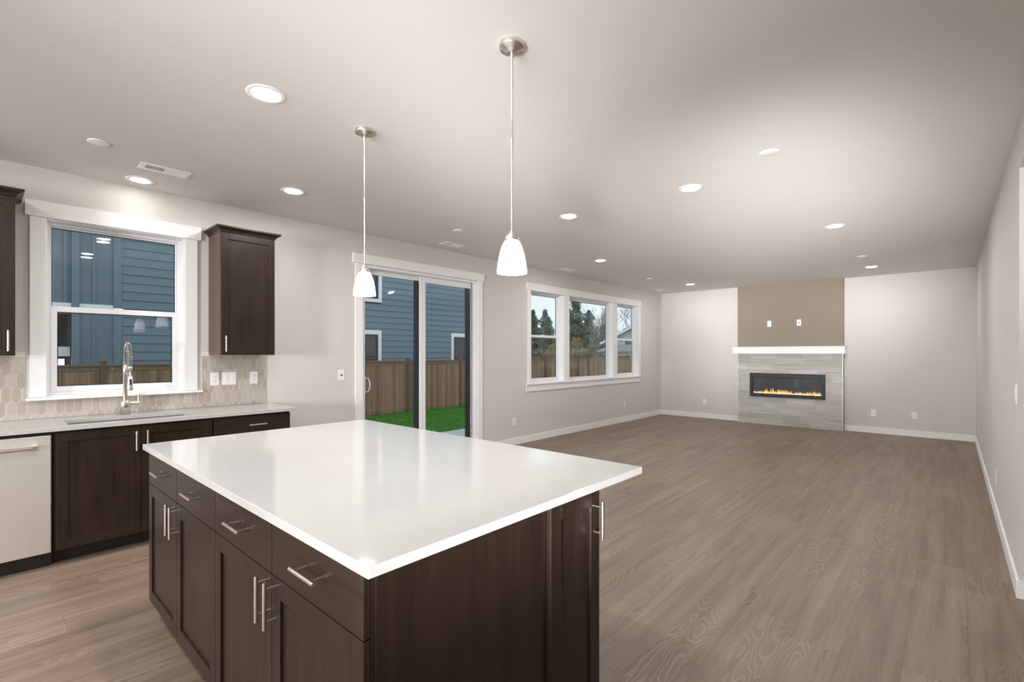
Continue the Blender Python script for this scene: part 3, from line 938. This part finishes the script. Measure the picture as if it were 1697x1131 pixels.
# ------------------------------------------------------------------ wall plates
def plate(axis, sgn, face, u, v, kind, label, group='wall plates', w=.072, h=.116):
    nm = {'outlet': 'wall_outlet', 'switch': 'light_switch', 'double': 'light_switch', 'jack': 'wall_jack', 'cable': 'cable_plate'}[kind]
    t = thing(nm, P3(axis, u, v, face), label, {'outlet': 'outlet', 'switch': 'switch', 'double': 'switch', 'jack': 'wall jack', 'cable': 'cable plate'}[kind], group)
    if kind == 'double': w = .118
    part(abox(MB(), axis, u - w / 2, u + w / 2, v - h / 2, v + h / 2, face, face + sgn * .006), 'cover_plate', M['plate'], t, .0025)
    f1 = face + sgn * .006
    if kind == 'outlet':
        part(abox(MB(), axis, u - .017, u + .017, v - .033, v + .033, f1, f1 + sgn * .0015), 'receptacle', M['plate'], t, .001)
        m = MB(); f2 = f1 + sgn * .0015
        for dv in (-.019, .019):
            for du in (-.006, .006):
                abox(m, axis, u + du - .0012, u + du + .0012, v + dv - .001, v + dv + .008, f2, f2 + sgn * .0004)
            abox(m, axis, u - .002, u + .002, v + dv - .011, v + dv - .007, f2, f2 + sgn * .0004)
        part(m, 'slots', M['slot'], t)
    elif kind in ('switch', 'double'):
        for du in ((0,) if kind == 'switch' else (-.023, .023)):
            part(abox(MB(), axis, u + du - .0165, u + du + .0165, v - .033, v + .033, f1, f1 + sgn * .003), 'rocker', M['plate'], t, .001)
    elif kind == 'jack':
        part(abox(MB(), axis, u - .011, u + .011, v - .009, v + .009, f1, f1 + sgn * .0008), 'jack_port', M['slot'], t)
    else:
        for du in (-.014, .014):
            part(abox(MB(), axis, u + du - .006, u + du + .006, v - .006, v + .006, f1, f1 + sgn * .003), 'connector', M['nickel'], t, .001)
    return t
TB = XL + .0080
plate('x', 1, TB, 1.440, 1.157, 'outlet', 'white outlet on the tile backsplash next to the kitchen window casing')
plate('x', 1, TB, 1.557, 1.157, 'double', 'wide white double switch between the two backsplash outlets')
plate('x', 1, TB, 1.769, 1.158, 'outlet', 'white outlet near the right end of the tile backsplash')
plate('x', 1, XL, 2.664, 1.151, 'jack', 'white plate with a small dark port left of the sliding door')
plate('x', 1, XL, 5.475, .354, 'outlet', 'white outlet low between the sliding door and triple window')
plate('x', 1, XL, 8.828, .357, 'outlet', 'white outlet low under the triple window')
plate('y', -1, YF, -3.928, .351, 'outlet', 'white outlet low on the far wall left of the fireplace')
plate('y', -1, YF, -1.006, .348, 'cable', 'white cable plate low on the far wall just right of the fireplace')
plate('y', -1, YF, -.459, .350, 'outlet', 'white outlet low on the far wall nearer the right corner')
plate('y', -1, BY, -2.629, 1.963, 'outlet', 'white outlet on the taupe panel, left of the two')
plate('y', -1, BY, -2.122, 1.965, 'jack', 'white plate on the taupe panel, right of the two')
plate('x', -1, XR, 4.105, 1.150, 'switch', 'pale light switch on the right wall near its open end')
plate('x', -1, XR, 5.810, .335, 'outlet', 'pale outlet low on the right wall, middle of its length')
plate('x', -1, XR, 9.580, .340, 'outlet', 'pale outlet low on the right wall beside the far corner')

# ------------------------------------------------------------------ ceiling fittings
def make_light():
    t = thing('recessed_light', (0, 0, H), '', 'ceiling light', 'recessed ceiling lights')
    part(MB().lathe([(.094, H), (.094, H - .003), (.090, H - .0045), (.067, H - .0045), (.0625, H - .0025), (.0625, H)], (0, 0, 0), 40), 'trim_ring', M['trim'], t)
    part(MB().lathe([(.062, H - .0010), (.061, H - .0024), (.045, H - .0032), (.0, H - .0036)], (0, 0, 0), 32), 'lens', M['lens'], t)
    return t
lights = [(-2.648, 1.015, 'large glowing recessed light nearest the camera, left of the pendants'),
          (-4.690, .861, 'recessed light directly above the kitchen window'),
          (-4.065, 1.775, 'recessed light above the right wall cabinet and countertop end'),
          (-1.580, 3.926, 'recessed light to the right of both pendants, below the right sprinkler cover'),
          (-2.799, 3.931, 'recessed light closest to the near pendant, just right of its rod'),
          (-.918, 6.125, 'recessed light in the middle of the living room ceiling, on the right'),
          (-3.788, 6.105, 'recessed light in front of the triple window'),
          (-.927, 9.390, 'recessed light close to the fireplace wall, right of the chimney breast'),
          (-3.790, 9.392, 'recessed light close to the fireplace wall, left of the chimney breast'),
          (-1.380, 1.015, 'recessed light over the camera end of the island'),
          (-2.650, -.40, 'recessed light in the kitchen behind the camera, middle'),
          (-1.380, -.40, 'recessed light in the kitchen behind the camera, right'),
          (-3.550, -.40, 'recessed light in the kitchen behind the camera, left'),
          (-2.650, -2.60, 'recessed light at the kitchen back wall, middle'),
          (-1.000, -2.60, 'recessed light at the kitchen back wall, right'),
          (-4.150, -2.60, 'recessed light at the kitchen back wall, left'),
          (1.45, 1.30, 'recessed light in the side hall, near'),
          (1.45, 4.20, 'recessed light in the side hall, far')]
L0 = make_light()
for i, (x, y, lab) in enumerate(lights):
    if i == 0:
        L0.location = (x, y, H); L0['label'] = lab
    else:
        r_ = dup(L0, (x, y, H), lab)
        if i == 1:                     # this fitting is set dimmer than the others
            for ch in r_.children:
                if ch.name.startswith('lens'):
                    ch.material_slots[0].link = 'OBJECT'; ch.material_slots[0].material = M['lensdim']

def make_disc():
    o = MB().lathe([(.0, H - .006), (.050, H - .006), (.0575, H - .004), (.0585, H - .002), (.0585, H)], (0, 0, 0), 32).build('sprinkler_cover', M['plate'], None, origin=(0, 0, H))
    return tag(o, 'x', 'sprinkler cover', 'sprinkler covers on the ceiling')
D0 = make_disc()
for i, (x, y, lab) in enumerate([(-4.047, .529, 'white round sprinkler cover left of the long ceiling vent'),
                                 (-.907, 3.579, 'white round sprinkler cover on the right half of the ceiling, nearest the camera'),
                                 (-4.027, 3.567, 'small white sprinkler cover above the sliding door'),
                                 (-.923, 8.282, 'small white sprinkler cover before the last right recessed light'),
                                 (-4.046, 8.177, 'tiny white sprinkler cover above the triple window, near the far corner')]):
    o = D0 if i == 0 else D0.copy()
    if i: COL.objects.link(o)
    o.location = (x, y, H); o['label'] = lab

def make_vent():
    t = thing('ceiling_vent', (0, 0, H), '', 'vent', 'ceiling vents along the window wall')
    L_, W_ = .152, .078
    part(MB().cells('z', H - .006, H - .0005, [-W_, W_], [-L_, L_], [(-.040, .040, -.118, -.004), (-.040, .040, .004, .118)]), 'frame', M['plate'], t, .0015)
    part(MB().box(-.042, .042, -.120, .120, H - .0012, H - .0006), 'duct_opening', M['ventdark'], t)
    m = MB()
    for i in range(11):
        y_ = -.118 + .0114 * i
        m.box(-.040, .040, max(-.118, y_ - .0024), min(-.004, y_ + .0024), H - .0058, H - .0046)
    for i in range(10):
        yc = .004 + .0114 * (i + .5)
        m.prism([(-.040, yc + .0042, H - .0058), (-.040, yc + .0054, H - .0058), (-.040, yc - .0040, H - .0014), (-.040, yc - .0052, H - .0014)], (.080, 0, 0))
    part(m, 'louvres', M['plate'], t)
    return t
V0 = make_vent()
for i, (x, y, lab) in enumerate([(-4.297, .936, 'white slotted ceiling vent above the kitchen window'),
                                 (-4.590, 3.97, 'white ceiling vent above the sliding door'),
                                 (-4.587, 6.41, 'white ceiling vent above the near part of the triple window'),
                                 (-4.633, 9.79, 'white ceiling vent in the far left corner')]):
    if i == 0: V0.location = (x, y, H); V0['label'] = lab
    else: dup(V0, (x, y, H), lab)

def make_pendant():
    t = thing('pendant_light', (0, 0, H), '', 'pendant light', 'pendant lights over the island')
    part(MB().lathe([(.0565, H), (.0565, H - .018), (.054, H - .022), (.040, H - .023), (.038, H - .028), (.024, H - .030), (.020, H - .036), (.0, H - .037)], (0, 0, 0), 36), 'canopy', M['nickel'], t)
    m = MB().lathe([(.008, H - .034), (.008, H - .060), (.0045, H - .064), (.0045, 2.330), (.0055, 2.329), (.0055, 2.300), (.0045, 2.299), (.0045, 1.905)], (0, 0, 0), 12)
    part(m, 'rod', M['nickel'], t)
    part(MB().lathe([(.006, 1.925), (.012, 1.922), (.014, 1.912), (.024, 1.905), (.027, 1.897), (.031, 1.890), (.031, 1.880), (.0, 1.880)], (0, 0, 0), 24), 'socket_cap', M['nickel'], t)
    prof = [(.030, 1.881), (.037, 1.872), (.046, 1.850), (.054, 1.823), (.0605, 1.790), (.065, 1.755), (.0665, 1.738)]
    inner = [(r - .003, z) for r, z in reversed(prof)]
    part(MB().lathe(prof + inner, (0, 0, 0), 36), 'lamp_shade', M['shade'], t, label='frosted white glass bell shade')
    part(MB().lathe([(.0, 1.775), (.012, 1.777), (.022, 1.790), (.025, 1.806), (.022, 1.822), (.012, 1.845), (.011, 1.8795)], (0, 0, 0), 18), 'bulb', M['bulb'], t)
    return t
P0 = make_pendant()
P0.location = (-1.424, 1.573, H); P0['label'] = 'frosted bell pendant over the near end of the island, larger in the photo'
dup(P0, (-2.634, 1.580, H), 'frosted bell pendant in front of the sliding door, smaller in the photo')

# ------------------------------------------------------------------ outside
GZ = -0.30
XN, XFE = -13.5, -11.5
struct(MB().box(-60, XL - WT - .02, -25, 75, GZ - .25, GZ - .05), 'ground', M['soil'], label='bare ground of the yard and beyond', cat='ground')
struct(MB().box(-7.80, XL - WT - .005, 1.5, 12.0, GZ - .05, GZ + .06), 'patio_slab', M['concrete'], label='pale concrete patio outside the sliding door', cat='patio')

# lawn with real blades where the door looks at it
rg = random.Random(5)
m_ = MB().box(XFE + .06, -7.81, -4, 27.9, GZ - .05, GZ)
V = []; Fc = []
for i in range(26000):
    x = rg.uniform(XFE + .1, -7.72); y = rg.uniform(4.0, 11.5); h = rg.uniform(.03, .07); a = rg.uniform(0, PI); w = .008
    dx, dy = math.cos(a) * w, math.sin(a) * w; n = len(V)
    V += [(x - dx, y - dy, GZ - .005), (x + dx, y + dy, GZ - .005), (x + rg.uniform(-.03, .03), y + rg.uniform(-.03, .03), GZ + h)]
    Fc.append((n, n + 1, n + 2))
m_.add(V, Fc)
o = m_.build('lawn', M['grass'], None, recalc=False)
tag(o, 'short bright green lawn between the patio and the fence', 'lawn', kind='stuff')

def fence(axis, c0, a0, a1, posts, top, label, mat, along):
    r = thing('wooden_fence', P3(axis, (a0 + a1) / 2, GZ, c0), label, 'fence')
    ps = sorted(posts)
    edges = [a0] + ps + [a1]
    for a, b in zip(edges[:-1], edges[1:]):
        if b - a < .2: continue
        u = a + .05; m = MB(); k = 0
        while u < b - .05:
            w = min(.107, b - .05 - u)
            off = .006 if k % 2 else 0
            abox(m, axis, u, u + w, GZ + .03, top - .10, c0 - .012 + off, c0 + .008 + off); u += .110; k += 1
        part(m, 'board_panel', mat, r)
        m = MB(); abox(m, axis, a + .046, b - .046, top - .115, top - .03, c0 - .022, c0 + .026); abox(m, axis, a + .046, b - .046, top - .03, top, c0 - .06, c0 + .06)
        part(m, 'top_rail', M['rail'], r)
    for p_ in ps:
        m = MB(); abox(m, axis, p_ - .045, p_ + .045, GZ, top + .05, c0 - .045, c0 + .045)
        po = part(m, 'post', M['post'], r)
        m = MB(); abox(m, axis, p_ - .062, p_ + .062, top + .05, top + .075, c0 - .062, c0 + .062)
        part(m, 'post_cap', M['rail'], po, .008)
    return r
fence('x', XFE, -6, 27.9, [-5.0, -2.9, -.8, 1.564, 3.8, 6.05, 8.267, 10.276, 12.4, 14.6, 16.8, 19.0, 21.2, 23.4, 25.6], 1.185,
      'brown cedar fence parallel to the house, seen through sliding door and kitchen window', M['fencey'], 'y')
fence('y', 28.0, -38, -6, [-37.4, -35, -32.6, -30.2, -27.6, -25.0, -22.489, -20.9, -19.423, -17.055, -15.367, -13.2, -10.8, -8.4], 1.215,
      'brown cedar fence across the back of the yard, seen through the triple window', M['fencex'], 'x')

# neighbouring house
nh = thing('neighbour_house', (XN, 6, GZ), 'blue-grey two-storey house with white window trim behind the fence', 'house')
NT = 6.4
m_ = MB()
NW = [(7.30, 8.577, 3.111, 4.50), (7.30, 8.565, .60, 1.985), (11.705, 13.0, .60, 1.985)]   # window openings
y0, y1 = 2.142, 14.4
pitch = .190
z = 3.703 - pitch * 21
while z < NT - .05:
    z1_ = min(z + pitch, NT)
    cuts = [y0, y1]
    for w in NW:
        if w[2] < z1_ and w[3] > z: cuts += [w[0] - .11, w[1] + .11]
    cuts = sorted(cuts)
    for k in range(0, len(cuts), 2):
        a, b = cuts[k], cuts[k + 1]
        if b > a:
            m_.add([(XN - .02, a, z), (XN + .026, a, z), (XN + .004, a, z1_), (XN - .02, a, z1_), (XN - .02, b, z), (XN + .026, b, z), (XN + .003, b, z1_), (XN - .02, b, z1_)],
                   [(0, 1, 2, 3), (7, 6, 5, 4), (0, 4, 5, 1), (1, 5, 6, 2), (2, 6, 7, 3), (3, 7, 4, 0)])
    z = z1_
part(m_, 'lap_siding', M['siding'], nh)
part(MB().box(XN - 7.5, XN - .022, 2.0, y1, GZ, NT), 'house_body', M['darkpanel'], nh)
part(MB().box(XN - .02, XN + .045, 2.000, 2.141, GZ, NT), 'corner_board', M['siding'], nh)
m_ = MB().box(XN - .02, XN + .004, -4, 1.999, 2.426, NT)
m_.box(XN - .02, XN + .004, 1.335, 1.999, GZ, 2.333)
for yb2 in (-2.6, -1.9, -1.2, -.5, .15, .70, 1.233, 1.680):
    m_.box(XN + .004, XN + .034, yb2 - .028, yb2 + .028, 2.426, NT)
m_.box(XN + .004, XN + .022, 1.652, 1.708, GZ, 2.333)
part(m_, 'batten_siding', M['batten'], nh)
part(MB().box(XN - .02, XN + .035, -4, 1.3245, 2.334, 2.425).box(XN - .02, XN + .035, 1.4475, 1.999, 2.334, 2.425), 'belly_band', M['ext_white'], nh, label='white belly band')
part(MB().box(XN + .005, XN + .075, 1.325, 1.447, GZ, NT), 'downspout', M['siding'], nh, .01)
# porch recess left of the downspout
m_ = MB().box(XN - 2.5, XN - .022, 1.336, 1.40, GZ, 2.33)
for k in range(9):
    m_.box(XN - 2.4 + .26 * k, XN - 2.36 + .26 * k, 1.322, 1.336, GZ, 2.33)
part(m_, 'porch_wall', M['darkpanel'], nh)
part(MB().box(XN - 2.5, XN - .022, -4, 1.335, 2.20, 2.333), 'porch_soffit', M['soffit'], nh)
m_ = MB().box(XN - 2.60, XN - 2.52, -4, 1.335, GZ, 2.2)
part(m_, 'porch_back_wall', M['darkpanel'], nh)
part(MB().box(XN - .35, XN - .10, .70, 1.315, 1.33, 1.525), 'porch_beam', M['ext_white'], nh, label='white porch beam')
part(MB().box(XN - .40, XN - .20, .55, 1.02, GZ, 1.329), 'porch_column', M['ext_white'], nh, label='white porch column')
ln_ = part(MB().box(XN - .12, XN - .06, 1.10, 1.24, 1.27, 1.29).box(XN - .10, XN - .08, 1.165, 1.175, 1.29, 1.33), 'lantern_cap', M['black'], nh)
part(MB().box(XN - .12, XN - .06, 1.115, 1.225, 1.12, 1.27), 'lantern_glass', M['lantern'], ln_, label='lit lantern glass')
part(MB().box(XN - 8.5, XN + .55, 1.2, 15.0, NT, NT + .25).prism([(XN + .55, 1.2, NT + .25), (XN - 8.5, 1.2, NT + .25), (XN - 4, 1.2, NT + 2.6)], (0, 13.8, 0)), 'roof', M['roof'], nh)
for k, (a, b, c_, d_) in enumerate(NW):
    fr = part(MB().cells('x', XN - .02, XN + .040, [a - .11, b + .11], [c_ - .11, d_ + .13], [(a, b, c_, d_)]), 'window_trim', M['ext_white'], nh, label='white window trim')
    m_ = MB().box(XN - .02, XN - .012, a, b, c_, d_)
    part(m_, 'pane', M['darkpane'], fr)
    m_ = ring_x(MB(), XN - .012, XN + .010, a, b, c_, d_, .05, .05, .05, .05)
    m_.box(XN - .012, XN + .006, a + .05, b - .05, (c_ + d_) / 2 - .02, (c_ + d_) / 2 + .02)
    part(m_, 'sash_frame', M['black'], fr)

# pale house far behind the back fence
fh = thing('distant_house', (-21.5, 42, GZ), 'pale gabled house beyond the back fence, in the right part of the triple window', 'house')
part(MB().prism([(-23.9, 40, GZ), (-17.0, 40, GZ), (-17.0, 40, 2.55), (-20.45, 40, 4.05), (-23.9, 40, 2.5)], (0, 6, 0)), 'walls', M['pale'], fh)
m_ = MB()
m_.prism([(-24.6, 39.5, 2.18), (-20.45, 39.5, 4.02), (-20.45, 39.5, 4.22), (-24.6, 39.5, 2.38)], (0, .12, 0))
m_.prism([(-16.3, 39.5, 2.18), (-20.45, 39.5, 4.02), (-20.45, 39.5, 4.22), (-16.3, 39.5, 2.38)], (0, .12, 0))
part(m_, 'gable_fascia', M['ext_white'], fh, label='white gable fascia')
m_ = MB().prism([(-24.6, 39.62, 2.30), (-20.45, 39.62, 4.14), (-20.45, 39.62, 4.25), (-24.6, 39.62, 2.41)], (0, 7, 0))
m_.prism([(-16.3, 39.62, 2.30), (-20.45, 39.62, 4.14), (-20.45, 39.62, 4.25), (-16.3, 39.62, 2.41)], (0, 7, 0))
part(m_, 'roof', M['roof'], fh)
m_ = MB().prism([(-27.6, 46.7, 2.3), (-27.6, 49.5, 4.25), (-27.6, 52.3, 2.3)], (12, 0, 0))
part(m_, 'rear_roof', M['roof'], fh)
part(MB().box(-27.2, -16.0, 47.0, 52.0, GZ, 2.3), 'rear_wall', M['pale'], fh)
wf = part(MB().cells('y', 39.93, 39.99, [-22.30, -21.25], [1.75, 2.75], [(-22.20, -21.35, 1.85, 2.65)]), 'window_frame', M['ext_white'], fh)
part(MB().box(-22.20, -21.35, 39.95, 39.97, 1.85, 2.65), 'pane', M['darkpane'], wf)
m_ = MB().prism([(-24.1, 38.2, 1.50), (-19.0, 38.2, 1.50), (-19.6, 39.5, 2.05), (-23.2, 39.5, 2.05)], (0, 0, .12))
part(m_, 'lower_roof', M['roof'], fh)
part(MB().box(-23.7, -19.4, 38.7, 39.45, GZ, 1.49), 'lower_wing', M['pale'], fh)

# trees
def evergreen(x, y, h, r, seed, mat, label):
    q = random.Random(seed)
    t = thing('evergreen_tree', (x, y, GZ - .05), label, 'tree', 'evergreens beyond the back fence')
    part(MB().tube([(x, y, GZ - .05), (x, y, GZ + h * .9)], [r * .07, r * .015], 7), 'trunk', M['bark'], t)
    V = []; Fc = []
    nb = int(2000 + 1500 * r)
    for i in range(nb):
        f = q.random() ** 1.5                # 0 at the bottom
        zz = GZ + .25 + f * (h - .25)
        rad = r * 1.25 * (1 - f) ** .58 * (.72 + .28 * math.sin(f * 34 + seed)) + .05
        a = q.uniform(0, 2 * PI); d_ = rad * q.uniform(.25, 1.05)
        cx, cy = x + d_ * math.cos(a), y + d_ * math.sin(a)
        cz = zz - d_ * .28 + q.uniform(-.1, .1)
        s_ = q.uniform(.12, .30) * (.6 + .6 * (1 - f))
        ox, oy = math.cos(a) * s_, math.sin(a) * s_
        tx, ty = -math.sin(a) * s_ * .45, math.cos(a) * s_ * .45
        n = len(V)
        V += [(cx - ox * .6, cy - oy * .6, cz + s_ * .35), (cx + tx, cy + ty, cz - q.uniform(0, .15)), (cx + ox, cy + oy, cz - s_ * .45), (cx - tx, cy - ty, cz - q.uniform(0, .15))]
        Fc.append((n, n + 1, n + 2, n + 3))
    part(MB().add(V, Fc), 'foliage', mat, t, recalc=False)

def bare_tree(x, y, h, seed, label):
    q = random.Random(seed)
    m = MB()
    def grow(p, d, ln_, r_, lev):
        e = p + d * ln_
        mid = p.lerp(e, .5) + Vector((q.uniform(-1, 1), q.uniform(-1, 1), 0)) * ln_ * .06
        m.tube([p, mid, e], [r_, r_ * .8, r_ * .6], 4 if lev > 1 else 6, 0, False)
        if lev >= 5: return
        for k in range(3 if lev < 3 else 2):
            nd_ = (d + Vector((q.uniform(-.75, .75), q.uniform(-.75, .75), q.uniform(.0, .5)))).normalized()
            grow(p.lerp(e, q.uniform(.55, 1)), nd_, ln_ * q.uniform(.55, .8), max(r_ * .58, .016), lev + 1)
    grow(Vector((x, y, GZ - .05)), Vector((0, 0, 1)), h * .34, .09, 0)
    o = m.build('bare_tree', M['bark'], None, origin=(x, y, GZ - .05))
    tag(o, label, 'tree', 'leafless trees beyond the back fence')

def shrub(x, y, h, r, seed, label):
    q = random.Random(seed)
    t = thing('yellow_shrub', (x, y, GZ - .05), label, 'shrub', 'yellow shrubs beyond the back fence')
    m = MB()
    for i in range(14):
        a = q.uniform(0, 2 * PI)
        m.tube([(x, y, GZ - .05), (x + .4 * r * math.cos(a), y + .4 * r * math.sin(a), GZ + h * .5), (x + .85 * r * math.cos(a), y + .85 * r * math.sin(a), GZ + h * q.uniform(.8, 1))], [.03, .02, .008], 5)
    part(m, 'stems', M['bark'], t)
    V = []; Fc = []
    for i in range(900):
        a = q.uniform(0, 2 * PI); f = q.random(); d_ = r * math.sqrt(q.random()) * (1 - .6 * f * f)
        p = (x + d_ * math.cos(a), y + d_ * math.sin(a), GZ + .3 + f * (h - .3)); s_ = q.uniform(.05, .13); n = len(V)
        for k in range(3):
            V.append((p[0] + q.uniform(-s_, s_), p[1] + q.uniform(-s_, s_), p[2] + q.uniform(-s_, s_) * 1.4))
        Fc.append((n, n + 1, n + 2))
    part(MB().add(V, Fc), 'leaves', M['yellow'], t, recalc=False)

E0, E1 = M['ever0'], M['ever1']
for i, (x, y, h, r, mt_, lab) in enumerate([
    (-30.75, 44.5, 8.0, 2.2, E0, 'tallest evergreen, left half of the middle window pane'),
    (-32.2, 49.3, 6.9, 2.0, E0, 'evergreen just right of the tallest one in the middle pane'),
    (-35.6, 50.0, 7.4, 2.1, E0, 'evergreen behind the left edge of the middle pane'),
    (-36.5, 44.0, 6.8, 1.7, E0, 'evergreen at the left edge of the left window pane'),
    (-40.6, 51.5, 7.6, 2.0, E1, 'pale evergreen in the middle of the left window pane'),
    (-33.7, 43.4, 5.8, 1.2, E1, 'pale evergreen at the right side of the left window pane'),
    (-27.9, 44.0, 4.4, 1.1, E1, 'short pale evergreen under the leafless trees of the middle pane'),
    (-26.3, 42.8, 4.7, .9, E0, 'short evergreen at the right edge of the middle pane'),
    (-40.4, 56.5, 8.0, 2.5, E1, 'pale evergreen far back between the left and middle panes'),
    (-45.6, 55.0, 7.8, 2.3, E1, 'pale evergreen far back at the left of the triple window'),
    (-37.8, 55.5, 6.6, 1.9, E0, 'evergreen far behind the right half of the middle pane'),
    (-36.9, 47.6, 5.6, 1.2, E0, 'low evergreen between two taller ones in the left window pane'),
]):
    evergreen(x, y, h, r, 20 + i, mt_, lab)
for i, (x, y, h, lab) in enumerate([
    (-29.0, 46.2, 8.2, 'tall leafless tree in the right half of the middle window pane'),
    (-32.6, 53.6, 9.4, 'leafless tree at the right edge of the middle window pane'),
    (-32.4, 58.0, 10.5, 'leafless tree above the distant house roof, left'),
    (-30.6, 57.0, 10.8, 'leafless tree above the distant house gable'),
    (-38.4, 61.0, 10.5, 'leafless tree farthest back behind the middle pane'),
    (-33.2, 41.6, 4.6, 'slender leafless tree in the left window pane'),
]):
    bare_tree(x, y, h, 50 + i, lab)
for i, (x, y, h, r, lab) in enumerate([
    (-27.7, 40.2, 3.2, 1.0, 'yellow-leaved shrub behind the back fence, middle window pane'),
    (-25.9, 39.6, 2.2, .7, 'smaller yellow shrub right of the large one'),
    (-30.9, 40.2, 2.5, .8, 'yellow shrub behind the back fence, left window pane'),
]):
    shrub(x, y, h, r, 80 + i, lab)
